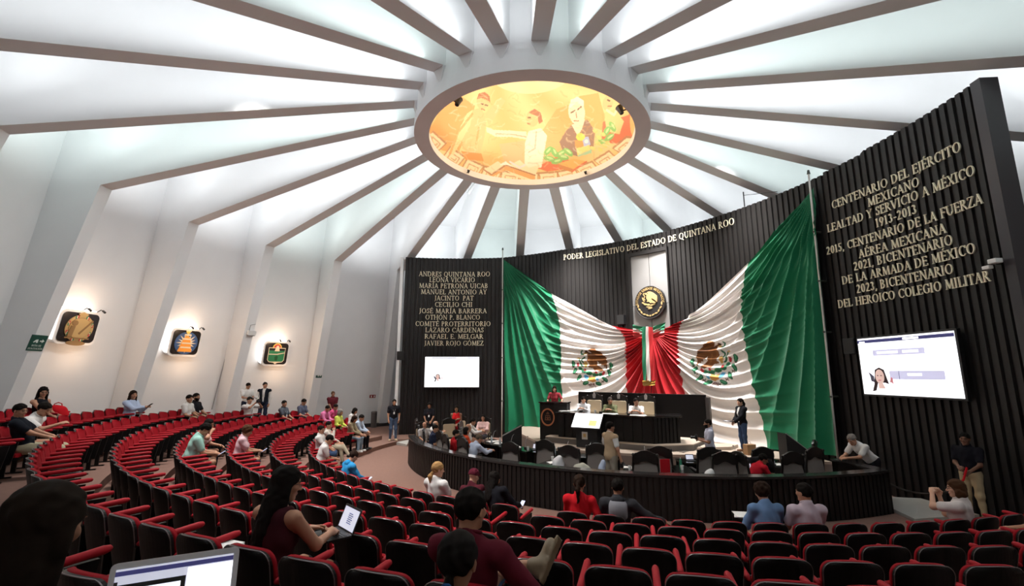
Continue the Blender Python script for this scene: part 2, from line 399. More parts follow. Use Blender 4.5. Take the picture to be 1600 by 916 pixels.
# ------------------------------------------------------------------ the dark ribbed wall behind the stage
WC = np.array([-3.54, 9.735])
_wphi = [-6, 0, 46, 58, 63, 76.9, 98]; _wr = [13.27, 13.28, 13.28, 13.22, 13.12, 13.55, 13.24]
WALL_L, WALL_R, WALL_TOP, WALL_BOT = 98.2, -4.2, 5.9, -3.0
def wall_r(phi): return np.interp(phi, _wphi, _wr)
def wall_pt(phi, z, off=0.0):
    r = wall_r(phi) - off; return np.array([WC[0] + r * math.cos(rad(phi)), WC[1] + r * math.sin(rad(phi)), z])
def on_wall(px, py, off=0.0):
    d = ray(px, py); r = 13.28 - off
    for _ in range(12):
        A = d[0] ** 2 + d[1] ** 2; B = -(d[0] * WC[0] + d[1] * WC[1]); C = WC @ WC - r * r
        t = (-B + math.sqrt(B * B - A * C)) / A; p = d * t
        phi = math.degrees(math.atan2(p[1] - WC[1], p[0] - WC[0])); r = float(wall_r(phi)) - off
    return phi, p[2]
M_RIB = mat('dark_rib', (.0135, .0122, .0120), .45, var=.12, scale=3, spec=.35)
NR = 118
V = []; F = []
step = (WALL_L - WALL_R) / NR
prof = [(0.0, 0.0), (.06, .05), (.62, .05), (.68, 0.0), (1.0, 0.0)]      # rib and groove
cols = []
for k in range(NR):
    for f, d in prof[:-1]: cols.append((WALL_L - (k + f) * step, d))
cols.append((WALL_R, 0.0))
def top_of(phi): return WALL_TOP + (.05 if phi < 14 else 0) + (.06 if phi < 8.5 else 0)
for phi, d in cols:
    for z in (WALL_BOT, top_of(phi)): V.append(wall_pt(phi, z, d))
for i in range(len(cols) - 1): F.append((2 * i, 2 * i + 1, 2 * i + 3, 2 * i + 2))
n0 = len(V)
for phi, d in cols:
    for z in (WALL_BOT, top_of(phi)): V.append(wall_pt(phi, z, -.22))
n = len(cols)
for i in range(n - 1):
    F.append((n0 + 2 * i, n0 + 2 * i + 2, n0 + 2 * i + 3, n0 + 2 * i + 1)); F.append((2 * i + 1, n0 + 2 * i + 1, n0 + 2 * i + 3, 2 * i + 3))
for e in (0, n - 1): F.append((2 * e, 2 * e + 1, n0 + 2 * e + 1, n0 + 2 * e))
o = mesh_np('wall_back', V, F, M_RIB, smooth=False); struct(o)
# smooth end panel at the right and white return at the left
b = MB(); p = wall_pt(WALL_R, 0); a = rad(WALL_R)
b.box((p[0] + .12, p[1] - .10, (WALL_BOT + WALL_TOP) / 2 + .08), (.36, .22, WALL_TOP - WALL_BOT + .1), a); struct(b.build('trim_26', mat('end_panel', (.035, .030, .036), .35)))
b = MB(); p = wall_pt(98.9, 0, -.05); b.box((p[0], p[1], (WALL_BOT + WALL_TOP) / 2 - .05), (.5, .14, WALL_TOP - WALL_BOT), rad(98.9)); struct(b.build('trim_27', M_WHITE))

# ------------------------------------------------------------------ gold serif lettering (capitals drawn stroke by stroke)
T_, t_ = .125, .06
def L(*a): return ('l',) + a
def A(*a): return ('a',) + a
def S(*a): return ('s',) + a
GL = {
 'A': (.80, [L(.10, 0, .40, 1, t_), L(.38, 1, .70, 0, T_), L(.19, .33, .58, .33, t_), S(.10, 0, .10), S(.70, 0, .11)]),
 'B': (.70, [L(.15, 0, .15, 1, T_), A(.30, .755, .24, .245, -90, 90), A(.30, .265, .30, .265, -90, 90), L(.1, .965, .32, .965, t_), L(.1, .52, .32, .52, t_), L(.1, .035, .32, .035, t_), S(.13, 0, .1), S(.13, 1, .1)]),
 'C': (.78, [A(.46, .5, .40, .5, 42, 318), L(.74, .72, .74, .98, t_)]),
 'D': (.86, [L(.15, 0, .15, 1, T_), A(.30, .5, .48, .5, -90, 90), L(.1, .965, .32, .965, t_), L(.1, .035, .32, .035, t_), S(.13, 0, .1), S(.13, 1, .1)]),
 'E': (.64, [L(.15, 0, .15, 1, T_), L(.1, .965, .56, .965, t_), L(.15, .52, .48, .52, t_), L(.1, .035, .58, .035, t_), L(.56, .8, .56, 1, .06), L(.58, 0, .58, .22, .06), L(.47, .43, .47, .61, .05), S(.13, 0, .1), S(.13, 1, .1)]),
 'F': (.60, [L(.15, 0, .15, 1, T_), L(.1, .965, .55, .965, t_), L(.15, .52, .46, .52, t_), L(.55, .8, .55, 1, .06), L(.45, .43, .45, .61, .05), S(.15, 0, .14), S(.13, 1, .1)]),
 'G': (.84, [A(.46, .5, .40, .5, 42, 318), L(.74, .72, .74, .98, t_), L(.75, .08, .75, .44, T_), S(.75, .44, .12)]),
 'H': (.90, [L(.16, 0, .16, 1, T_), L(.74, 0, .74, 1, T_), L(.16, .52, .74, .52, t_), S(.16, 0, .14), S(.16, 1, .14), S(.74, 0, .14), S(.74, 1, .14)]),
 'I': (.38, [L(.19, 0, .19, 1, T_), S(.19, 0, .14), S(.19, 1, .14)]),
 'J': (.40, [L(.22, .02, .22, 1, T_), L(.22, .05, .02, -.2, t_), S(.22, 1, .14)]),
 'L': (.62, [L(.15, 0, .15, 1, T_), L(.1, .035, .56, .035, t_), L(.57, 0, .57, .24, .06), S(.15, 1, .14), S(.13, 0, .1)]),
 'M': (1.0, [L(.13, 0, .19, 1, t_), L(.18, 1, .50, .05, T_), L(.50, .05, .82, 1, t_), L(.82, 1, .87, 0, T_), S(.13, 0, .1), S(.87, 0, .13), S(.16, 1, .08), S(.84, 1, .08)]),
 'N': (.88, [L(.15, 0, .15, 1, t_), L(.14, 1, .74, 0, T_), L(.74, 0, .74, 1, t_), S(.15, 0, .12), S(.12, 1, .1), S(.74, 1, .12)]),
 'O': (.92, [A(.46, .5, .41, .5, 0, 360)]),
 'P': (.64, [L(.15, 0, .15, 1, T_), A(.28, .73, .28, .27, -90, 90), L(.1, .965, .30, .965, t_), L(.15, .49, .30, .49, t_), S(.15, 0, .14), S(.13, 1, .1)]),
 'Q': (.92, [A(.46, .5, .41, .5, 0, 360), L(.48, .06, .90, -.2, T_)]),
 'R': (.74, [L(.15, 0, .15, 1, T_), A(.28, .74, .27, .26, -90, 90), L(.1, .965, .30, .965, t_), L(.15, .5, .30, .5, t_), L(.32, .5, .68, 0, T_), S(.15, 0, .14), S(.13, 1, .1), S(.68, 0, .08)]),
 'S': (.56, [A(.28, .75, .20, .235, 30, 270), A(.28, .265, .22, .265, -150, 90), L(.47, .72, .47, .98, .06), L(.07, .02, .07, .28, .06)]),
 'T': (.74, [L(.37, 0, .37, 1, T_), L(.04, .965, .70, .965, t_), L(.05, .78, .05, 1, .06), L(.69, .78, .69, 1, .06), S(.37, 0, .15)]),
 'U': (.86, [L(.15, .3, .15, 1, T_), L(.71, .3, .71, 1, t_), A(.43, .32, .28, .32, 180, 360), S(.15, 1, .14), S(.71, 1, .12)]),
 'V': (.80, [L(.10, 1, .40, 0, T_), L(.40, 0, .70, 1, t_), S(.11, 1, .13), S(.70, 1, .1)]),
 'X': (.78, [L(.12, 1, .66, 0, T_), L(.12, 0, .66, 1, t_), S(.12, 0, .11), S(.66, 0, .12), S(.12, 1, .12), S(.66, 1, .11)]),
 'Y': (.76, [L(.10, 1, .38, .46, T_), L(.38, .46, .66, 1, t_), L(.38, 0, .38, .48, T_), S(.38, 0, .14), S(.11, 1, .12), S(.66, 1, .1)]),
 'Z': (.72, [L(.08, .965, .64, .965, t_), L(.62, .97, .08, .03, T_), L(.06, .035, .66, .035, t_), L(.08, .78, .08, 1, .05), L(.66, 0, .66, .22, .05)]),
 '0': (.62, [A(.31, .5, .25, .5, 0, 360)]),
 '1': (.42, [L(.21, 0, .21, 1, .12), L(.21, .98, .06, .86, t_), S(.21, 0, .14)]),
 '2': (.60, [A(.28, .73, .22, .27, -20, 170), L(.48, .66, .08, .04, .1), L(.06, .05, .54, .05, .1)]),
 '3': (.58, [A(.26, .76, .19, .23, -70, 160), A(.25, .28, .24, .28, -160, 85)]),
 '5': (.58, [L(.16, .55, .16, 1, .08), L(.14, .95, .50, .95, .1), A(.24, .32, .26, .32, -150, 100)]),
 '9': (.62, [A(.30, .68, .24, .32, 0, 360), L(.53, .68, .24, 0, .1)]),
 '-': (.40, [L(.06, .4, .34, .4, .09)]), '.': (.26, [L(.13, 0, .13, .14, .14)]), ',': (.26, [L(.16, .12, .08, -.16, .1)]), ' ': (.36, []),
}
for base, acc in (('A', 'Á'), ('E', 'É'), ('I', 'Í'), ('O', 'Ó')):
    w, st = GL[base]; GL[acc] = (w, st + [L(w / 2 - .03, 1.08, w / 2 + .12, 1.28, .08)])
def glyph_quads(st):
    Q = []
    for s_ in st:
        if s_[0] == 'l':
            x0, y0, x1, y1, w = s_[1:]; dx, dy = x1 - x0, y1 - y0; l = math.hypot(dx, dy); nx, ny = -dy / l * w / 2, dx / l * w / 2
            if abs(dy) > .3 and abs(dx) > .02: nx, ny = math.copysign(w / 2, nx), 0     # slanted strokes end flat
            Q.append([(x0 + nx, y0 + ny), (x0 - nx, y0 - ny), (x1 - nx, y1 - ny), (x1 + nx, y1 + ny)])
        elif s_[0] == 's':
            x, y, h = s_[1:]; e = .03 if y < .5 else -.03
            Q.append([(x - h, y - .028 + e), (x + h, y - .028 + e), (x + h, y + .028 + e), (x - h, y + .028 + e)])
        else:
            cx, cy, rx, ry, a0, a1 = s_[1:]; m = max(4, int(abs(a1 - a0) / 22)); P = []
            for i in range(m + 1):
                a = rad(a0 + (a1 - a0) * i / m); w = t_ + (T_ - t_) * abs(math.cos(a))
                P.append(((cx + rx * math.cos(a), cy + ry * math.sin(a)), (cx + (rx - w) * math.cos(a), cy + (ry - min(w, t_ + .01)) * math.sin(a))))
            for i in range(m): Q.append([P[i][0], P[i + 1][0], P[i + 1][1], P[i][1]])
    return Q
def text_quads(txt):
    x = 0; Q = []
    for ch in txt:
        w, st = GL[ch]; Q += [[(px + x, py) for px, py in q] for q in glyph_quads(st)]; x += w + .06
    return Q, x - .06
M_GOLD = mat('gold_letters', (.97, .90, .68), .6, spec=.3)
def extrude_quads(Q, f, depth):
    """f(x, y, off) -> world point"""
    V = []; F = []
    for q in Q:
        n = len(V)
        V += [f(x, y, 0) for x, y in q] + [f(x, y, depth) for x, y in q]
        F += [(n + 4, n + 5, n + 6, n + 7), (n, n + 1, n + 5, n + 4), (n + 1, n + 2, n + 6, n + 5), (n + 2, n + 3, n + 7, n + 6), (n + 3, n, n + 4, n + 7)]
    return V, F
def wall_text(txt, p0, p1, hpx, label, group):
    ph0, z0 = on_wall(*p0, .08); ph1, z1 = on_wall(*p1, .08); z = (z0 + z1) / 2
    xm = (p0[0] + p1[0]) / 2; ym = (p0[1] + p1[1]) / 2
    h = on_wall(xm, ym - hpx / 2, .08)[1] - on_wall(xm, ym + hpx / 2, .08)[1]
    w = text_quads(txt)[1]
    root = thing('wall_lettering', label, 'lettering', tuple(wall_pt((ph0 + ph1) / 2, z, .055)), 0, group); base = np.array(root.location)
    x = 0
    for word in txt.split(' '):                       # every word a part
        if not word: x += .30; continue
        Q, ww = text_quads(word)
        V, F = extrude_quads(Q, lambda px, y, d: wall_pt(ph0 + (ph1 - ph0) * (x + px) / w, z + y * h, .055 + d) - base, .03)
        mesh_np('word', V, F, M_GOLD, root, smooth=False); x += ww + .06 + .36 + .06
for txt, x0, x1, yb, pos in (
    ('ANDRES QUINTANA ROO', 654.4, 765.6, 431.6, 'topmost'), ('LEONA VICARIO', 670.8, 742, 440.8, 'second'), ('MARÍA PETRONA UICAB', 654.8, 762.4, 450, 'third'),
    ('MANUEL ANTONIO AY', 657.6, 760.5, 459.6, 'fourth'), ('JACINTO  PAT', 678.8, 740.8, 469.5, 'fifth'), ('CECILIO CHI', 679.2, 738, 479.5, 'sixth'),
    ('JOSÉ MARÍA BARRERA', 654.8, 760.5, 489.4, 'seventh'), ('OTHÓN P. BLANCO', 664.4, 750, 499.4, 'eighth'), ('COMITÉ PROTERRITORIO', 648.8, 766.5, 509.5, 'ninth'),
    ('LÁZARO CÁRDENAS', 664.4, 755.8, 519.3, 'tenth'), ('RAFAEL E. MELGAR', 663.3, 754.9, 529.4, 'eleventh'), ('JAVIER ROJO GÓMEZ', 662.9, 755.4, 540, 'lowest')):
    wall_text(txt, (x0, yb), (x1, yb), 7.4, '%s line of small gold capitals on the dark panel over the left screen' % pos, 'gold lettering over the left screen')
for txt, p0, p1, pos in (
    ('CENTENARIO DEL EJÉRCITO', (1300, 326.6), (1502, 235.8), 'topmost'), ('MEXICANO', (1356.5, 323.3), (1437, 290.5), 'second'), ('LEALTAD Y SERVICIO A MÉXICO', (1293, 364), (1523.5, 272), 'third'),
    ('1913-2013', (1368.8, 356), (1432.7, 333), 'fourth'), ('2015, CENTENARIO DE LA FUERZA', (1291.6, 399), (1535.5, 316.7), 'fifth'), ('AÉREA MEXICANA', (1342, 403), (1478.6, 364.4), 'sixth'),
    ('2021, BICENTENARIO', (1334, 422), (1489.5, 383), 'seventh'), ('DE LA ARMADA DE MÉXICO', (1316, 445), (1524.5, 395), 'eighth'), ('2023, BICENTENARIO', (1338.6, 457.8), (1490, 427.8), 'ninth'),
    ('DEL HEROICO COLEGIO MILITAR', (1309.7, 481.4), (1547.5, 439.8), 'lowest')):
    wall_text(txt, p0, p1, 15.0, '%s line of large gold capitals on the dark wall over the right screen' % pos, 'gold lettering over the right screen')
wall_text('PODER LEGISLATIVO DEL ESTADO DE QUINTANA ROO', (880.5, 405.7), (1147.5, 351), 9.3, 'long line of gold capitals along the top of the dark wall above the seal', None)
# ------------------------------------------------------------------ the stage
STAGE_Z, DAIS_Z = -2.38, -2.18
front = [(.10, 20.6), (.78, 17.78), (1.44, 15.68), (2.7, 15.05), (3.92, 14.58), (5.77, 14.47), (7.4, 13.93), (8.84, 13.34)]
back = [tuple(wall_pt(f, 0, .1)[:2]) for f in np.linspace(19, 72, 14)]
b = MB(); b.prism(front + back, STAGE_Z - .07, STAGE_Z); b.cur = 1
b.prism(front + back, ARENA_Z - .02, STAGE_Z - .07); o = b.build('floor', [M_STAGE, M_STAGE_RISER]); struct(o)
TA, TB, TC = np.array([1.65, 17.0]), np.array([4.53, 15.27]), np.array([5.45, 15.47])    # corners of the head table front
dais = [(1.2, 17.15), (4.50, 14.95), (5.75, 15.2), (6.9, 16.7), (5.6, 18.6), (3.2, 20.0), (2.0, 19.0)]
b = MB(); b.prism(dais, STAGE_Z, DAIS_Z - .03); b.cur = 1; b.prism(dais, DAIS_Z - .03, DAIS_Z)
o = b.build('floor', [mat('dais_grey', (.12, .105, .095), .7), M_STAGE]); struct(o)
steps = [(5.85, 15.2), (7.0, 15.35), (7.5, 15.9), (6.95, 16.6)]
b = MB(); b.prism(steps, STAGE_Z, STAGE_Z + .10); o = b.build('floor', M_STAGE); struct(o)
# dark mat lying on the stage
P = [at_z(x, y, STAGE_Z)[:2] for x, y in ((1050, 704), (1068, 708), (1097, 699), (1078, 695))]
b = MB(); b.prism([tuple(p) for p in P], STAGE_Z + .001, STAGE_Z + .014); tag(b.build('floor_mat', mat('mat_dark', (.10, .085, .072), .9)), 'dark mat lying on the tan stage right of the head table', 'mat')

M_BLACKWOOD = mat('black_wood', (.009, .0075, .007), .42, var=.15, scale=5, spec=.35)
M_BLACKGLOSS = mat('black_gloss', (.010, .009, .009), .12, spec=.6)
M_WHITEPAPER = mat('paper', (.82, .82, .80), .8)
M_BLACKPL = mat('black_plastic', (.012, .012, .013), .4)
M_STEEL = mat('steel', (.62, .61, .60), .35, metal=.9)

# head table, faceted with ribbed wing
cx, cy = 3.8, 16.6
root = thing('head_table', 'long black wooden head table on the stage dais', 'table', (cx, cy, DAIS_Z))
def loc(p, z): return (p[0] - cx, p[1] - cy, z)
def wall_strip(b, p, q, z0, z1, th):
    p, q = np.array(p), np.array(q); d = (q - p) / np.linalg.norm(q - p); n_ = np.array([-d[1], d[0]]) * th
    b.prism([tuple(p - [cx, cy]), tuple(q - [cx, cy]), tuple(q + n_ - [cx, cy]), tuple(p + n_ - [cx, cy])], z0, z1)
TD = np.array([5.75, 16.35])
b = MB(); wall_strip(b, TA, TB, 0, .81, .06); wall_strip(b, TB, TC, 0, .81, .06); wall_strip(b, TC, TD, 0, .81, .06); b.build('front_panel', M_BLACKWOOD, root)
b = MB()
for p, q in ((TA, TB), (TB, TC)):
    n_ = int(np.linalg.norm(q - p) / (.13 if p is TB else .30)); d = (q - p) / np.linalg.norm(q - p)
    for k in range(n_):
        c = p + (q - p) * (k + .5) / n_ - cx * np.array([1, 0]) - cy * np.array([0, 1]) + np.array([d[1], -d[0]]) * .015
        b.box((c[0], c[1], .40), (np.linalg.norm(q - p) / n_ * .6, .03, .78), math.atan2(d[1], d[0]))
b.build('front_ribs', M_BLACKWOOD, root)
e = np.array([.53, .85]); top = [TA - e * .08 - [.08, 0], TB - [0, .09], TC + [.08, -.05], TD + [.08, .05], TC + [-.6, .55], TB + e * .62, TA + e * .75]
b = MB(); b.prism([tuple(p - [cx, cy]) for p in top], .81, .86); b.build('table_top', M_BLACKGLOSS, root, bevel=.01)
TABLE_Z = DAIS_Z + .86
# tall screen wall behind the head table
p, q = np.array([2.77, 19.5]), np.array([6.74, 16.4]); m = (p + q) / 2; d = (q - p) / np.linalg.norm(q - p)
root = thing('backdrop_panel', 'tall plain black panel standing behind the head table', 'panel', (m[0], m[1], STAGE_Z), math.atan2(d[1], d[0]))
w = np.linalg.norm(q - p)
b = MB(); b.box((0, 0, .84), (w, .12, 1.68)); b.build('panel_board', mat('panel_black', (.006, .005, .005), .6, spec=.15), root, bevel=.01)
b = MB(); b.box((w / 2 + .06, .02, .80), (.12, .22, 1.6)); b.build('end_post', mat('panel_edge', (.045, .038, .036), .5), root)

# lectern with a round emblem
lp = np.array([1.46, 17.65])
fd = np.array([.83, -.30]); fd /= np.linalg.norm(fd); ang = math.atan2(fd[1], fd[0])
root = thing('lectern', 'black lectern with orange ring emblem at left of the head table', 'lectern', (lp[0] + .02, lp[1] - .1, STAGE_Z), ang)
b = MB(); b.box((-.08, .28, .66), (.80, .5, 1.32)); b.build('body', M_BLACKWOOD, root, bevel=.012)
b = MB(); b.box((.34, .18, 1.12), (.50, .5, .40)); b.build('side_shelf', M_BLACKWOOD, root, bevel=.01)
b = MB(); b.box((.05, .25, 1.35), (1.10, .62, .05)); b.build('reading_top', M_BLACKGLOSS, root, bevel=.008)
b = MB(); M = Matrix.Translation((-.17, .028, .82)) @ Matrix.Rotation(PI / 2, 4, 'X')
r0, r1 = .235, .285; N = 40
V = []; F = []
for k in range(N):
    a = 2 * PI * k / N
    for r in (r0, r1):
        for z in (0, .02): V.append(M @ Vector((r * .92 * math.cos(a), r * 1.12 * math.sin(a), z)))
for k in range(N):
    A0, B0 = 4 * k, 4 * ((k + 1) % N)
    F += [(A0 + 1, A0 + 3, B0 + 3, B0 + 1), (A0, A0 + 1, B0 + 1, B0), (A0 + 2, B0 + 2, B0 + 3, A0 + 3)]
b.add(V, F); ring = b.build('emblem_ring', mat('copper', (.55, .20, .09), .4, metal=.3), root)
b = MB()
for (x, y, w, h) in ((0, -.10, .22, .03), (0, -.02, .20, .02), (0, .06, .18, .02), (0, .13, .12, .03), (-.09, -.06, .025, .07), (0, -.06, .05, .06), (.09, -.06, .025, .07), (-.08, .02, .02, .06), (0, .02, .02, .06), (.08, .02, .02, .06), (0, .17, .05, .03)):
    b.prism([(x - w / 2, y - h / 2), (x + w / 2, y - h / 2), (x + w / 2, y + h / 2), (x - w / 2, y + h / 2)], 0, .015, M)
b.build('emblem_building', mat('copper_dark', (.25, .10, .05), .45, metal=.3), ring)

# tilted screen kiosk
kp = at_z(921, 701, STAGE_Z)
root = thing('screen_kiosk', 'black kiosk with tilted bright screen in front of the head table', 'kiosk', (kp[0] + .02, kp[1] + .30, STAGE_Z), rad(-30))
b = MB(); b.box((0, .05, .30), (.74, .42, .60)); b.build('pedestal', M_BLACKPL, root, bevel=.01)
Mt = Matrix.Translation((0, -.05, .84)) @ Matrix.Rotation(rad(-44), 4, 'X')
b = MB(); b.box((0, 0, 0), (1.02, .05, .62)); hs = b.build('screen_housing', M_BLACKPL, root, bevel=.006); hs.matrix_local = Mt
M_SCREEN = mat('screen_white', (.95, .96, 1.0), .3, emit=.75)
M_SCREEN_WARM = mat('screen_photo', (.62, .42, .18), .3, emit=.7)
b = MB(); b.box((0, -.028, 0), (.98, .006, .58)); b.build('screen', M_SCREEN, hs)
b = MB(); b.box((.22, -.033, -.10), (.26, .004, .22)); b.build('picture', M_SCREEN_WARM, hs)
b = MB(); b.box((-.06, -.17, .38), (.20, .01, .24)); pl = b.build('plaque', mat('plaque_white', (.55, .52, .46), .5), root)
b = MB(); b.box((-.06, -.178, .39), (.09, .01, .11)); b.build('crest', mat('crest_gold', (.55, .34, .12), .5), pl)

# ------------------------------------------------------------------ the curved dark barrier in front of the delegates
BC = np.array([4.9, 18.72]); BR_ = 8.72; BTOP = -2.07
root = thing('curved_barrier', 'long curved black ribbed barrier wall enclosing the delegates', 'barrier', (BC[0], BC[1], ARENA_Z))
h = BTOP - ARENA_Z
b = MB(); b.lathe([(BR_, 0), (BR_, h - .05), (BR_ - .12, h - .05), (BR_ - .12, 0)], 90, (0, 0, 0), rad(194), rad(292.6)); b.build('curved_panel', M_BLACKWOOD, root)
b = MB(); nr = 120
for k in range(nr):
    a = rad(194.3 + (292.3 - 194.3) * (k + .5) / nr); b.box(((BR_ + .012) * math.cos(a), (BR_ + .012) * math.sin(a), h / 2 - .03), (.03, .078, h - .08), a)
o = b.build('rib_cladding', mat('rib_dark', (.012, .010, .0095), .45, spec=.3), root)
b = MB(); b.lathe([(BR_ + .05, h - .05), (BR_ + .05, h), (BR_ - .22, h), (BR_ - .22, h - .05), (BR_ + .05, h - .05)], 90, (0, 0, 0), rad(194), rad(292.8)); b.build('top_rail', mat('rail_gloss', (.03, .028, .028), .16, spec=.6), root)
e0 = np.array([BR_ * math.cos(rad(292.6)), BR_ * math.sin(rad(292.6))]); e1 = e0 + np.array([-.10, 1.35]); mm = (e0 + e1) / 2
b = MB(); dd = e1 - e0; b.box((mm[0], mm[1], h / 2 - .02), (np.linalg.norm(dd), .10, h - .04), math.atan2(dd[1], dd[0])); b.build('end_return', M_BLACKWOOD, root)
b = MB(); b.box((mm[0] - .05, mm[1], h - .02), (np.linalg.norm(dd) + .1, .30, .04), math.atan2(dd[1], dd[0])); b.build('end_rail', mat('rail_gloss', (.03, .028, .028), .16), root)

# pale access ramps at both ends of the barrier
M_RAMP = mat('ramp_grey', (.46, .44, .40), .6, var=.05)
def ramp(pts, zs, label):
    P = np.array(pts); c = P.mean(0); V = [(p[0] - c[0], p[1] - c[1], z - ARENA_Z) for p, z in zip(P, zs)]; n = len(P)
    b = MB(); b.add(V + [(v[0], v[1], 0.002) for v in V], [tuple(range(n))] + [(i, i + n, (i + 1) % n + n, (i + 1) % n) for i in range(n)])
    o = b.build('access_ramp', M_RAMP); o.location = (c[0], c[1], ARENA_Z); tag(o, label, 'ramp')
g = lambda x, y, z: tuple(at_z(x, y, z)[:2])
ramp([g(609, 689, -2.84), g(636, 695, -2.9), g(641, 683, -2.84), g(622, 682, -2.83)], [-2.83, -2.9, -2.84, -2.83], 'small pale ramp on the carpet at the left end of the curved barrier')
ramp([(8.30, 10.15), (9.55, 10.05), (9.45, 11.3), (8.45, 11.7)], [-2.93, -2.82, -2.82, -2.86], 'pale triangular ramp at the right end of the curved barrier')

# ------------------------------------------------------------------ carved chairs of the delegates
M_CARVED = mat('carved_black', (.012, .010, .009), .35)
M_GREYUP = mat('grey_upholstery', (.19, .165, .15), .85, var=.08, scale=30)
M_CREAM = mat('cream_leather', (.62, .52, .38), .55)
def chair_meshes(w, hb, front_mat, crest):
    """local +Y is the direction the sitter faces; returns (name, mesh) list"""
    out = []; hw = w / 2
    b = MB()
    for s in (-1, 1):
        b.tube([(s * hw, -.27, .0), (s * hw, -.25, .45), (s * (hw - .02), -.30, .9), (s * (hw - .035), -.33, hb - .06)], [.028, .03, .028, .024], 8)
        b.ball((s * (hw - .03), -.33, hb - .035), .035, 8, 6)
    # crest rail with a curved silhouette
    xs = np.linspace(-hw, hw, 17); P = []
    for x in xs:
        q = abs(x) / hw; top = hb - .10 + (.16 * (1 - q ** 2.2) if q < .62 else .16 * (1 - .62 ** 2.2) * (1 - (q - .62) / .38) ** .6 + .02 * math.sin((q - .62) * 9)); P.append((x, top))
    bot = [(x, hb - .20 + .035 * math.cos(3 * PI * x / w)) for x in xs[::-1]]
    M = Matrix(((1, 0, 0, 0), (0, 0, -1, -.31), (0, 1, 0, 0), (0, 0, 0, 1)))
    b.prism(P + bot, -.025, .025, M)
    b.box((0, -.27, .50), (w, .05, .09)); out.append(('back_frame', b.mesh('back_frame', M_CARVED)))
    b = MB(); M2 = Matrix.Translation((0, -.285, .83)) @ Matrix.Rotation(rad(5), 4, 'X')
    b.rbox((0, -.287, (.54 + hb - .18) / 2), (w - .07, hb - .70, .05), .05, M=Matrix(((1, 0, 0), (0, .09, -1), (0, 1, .09))))
    out.append(('backrest', b.mesh('backrest', front_mat)))
    b = MB(); b.rbox((0, 0, .43), (w, .52, .10), .06); out.append(('seat', b.mesh('seat', front_mat, False)))
    for s in (-1, 1):
        b = MB(); b.tube([(s * hw, -.26, .66), (s * (hw + .01), .05, .68), (s * (hw + .01), .22, .65)], .026, 8); b.tube([(s * (hw + .01), .18, .66), (s * hw, .20, .42)], .02, 8)
        out.append(('armrest', b.mesh('armrest', M_CARVED)))
        b = MB(); b.tube([(s * (hw - .02), .22, .40), (s * (hw - .02), .24, .2), (s * (hw - .02), .23, 0)], [.03, .022, .03], 8)
        out.append(('front_leg', b.mesh('front_leg', M_CARVED)))
    return out
CH_A = chair_meshes(.60, 1.18, M_GREYUP, True); CH_B = chair_meshes(.56, 1.22, M_CREAM, True)
def put_chair(x, y, z, face, kind, label, group, name='carved_armchair'):
    r = thing(name, label, 'chair', (x, y, z), face - PI / 2, group)
    for n, me in kind:
        o = bpy.data.objects.new(n, me); COL.objects.link(o); o.parent = r
    return r
FL = ARENA_Z
delegates = [(207.3, 8.05, 'first from the left end, seen edge-on'), (216.6, 7.95, 'second from the left end'), (231.0, 7.85, 'left of the green desk'), (234.9, 6.95, 'beside the white sheet on the green desk'),
    (242.6, 7.55, 'hung with a white garment'), (246.9, 6.9, 'left of the photographer in a beige vest'), (256.5, 7.75, 'right of the photographer, close behind the barrier'), (259.6, 6.95, 'half hidden, beside a red folder'),
    (269.2, 6.98, 'in front of the photographer in a striped shirt'), (269.8, 7.65, 'in the middle of the barrier beside a white bag'), (280.0, 7.05, 'in front of the standing woman in a dark jacket'), (281.2, 7.82, 'right of the man in red'), (289.5, 7.4, 'last at the right end, tall')]
for az, r, d in delegates:
    p = pol(BC, r - .3, az, FL); put_chair(p[0], p[1], FL, rad(az + 180), CH_A, 'carved black armchair with grey back, ' + d, 'delegates carved armchairs')
# cream chairs of the far left group, facing the stage
for px, py, dd, f, d in ((663, 659, 18.2, 20, 'leftmost, at the barrier end'), (706, 655, 18.0, -60, 'left of the woman in a red top'), (720, 652, 19.2, -75, 'right of the woman in a red top')):
    p = at_d(px, py, dd); put_chair(p[0], p[1], FL, rad(f), CH_B, 'cream leather carved chair, ' + d, 'cream chairs at the left')
# cream chairs of the head table with a silver crest
for px, d_, t in ((925.5, 17.7, 'left'), (964, 17.2, 'middle'), (1007, 16.6, 'right')):
    p = at_d(px, 622, d_); r = put_chair(p[0], p[1], DAIS_Z, math.atan2(-.88, -.42), CH_B, 'cream leather high chair, %s of three at the head table' % t, 'cream chairs at the head table', 'high_back_chair')
    r.scale = (1.15, 1, 1.14)
    b = MB(); M = Matrix.Translation((0, -.26, 1.20)) @ Matrix.Rotation(PI / 2, 4, 'X')
    b.prism([(-.035, -.08), (.035, -.08), (.05, .03), (0, .11), (-.05, .03)], -.03, .02, M); b.build('silver_crest', M_STEEL, r)

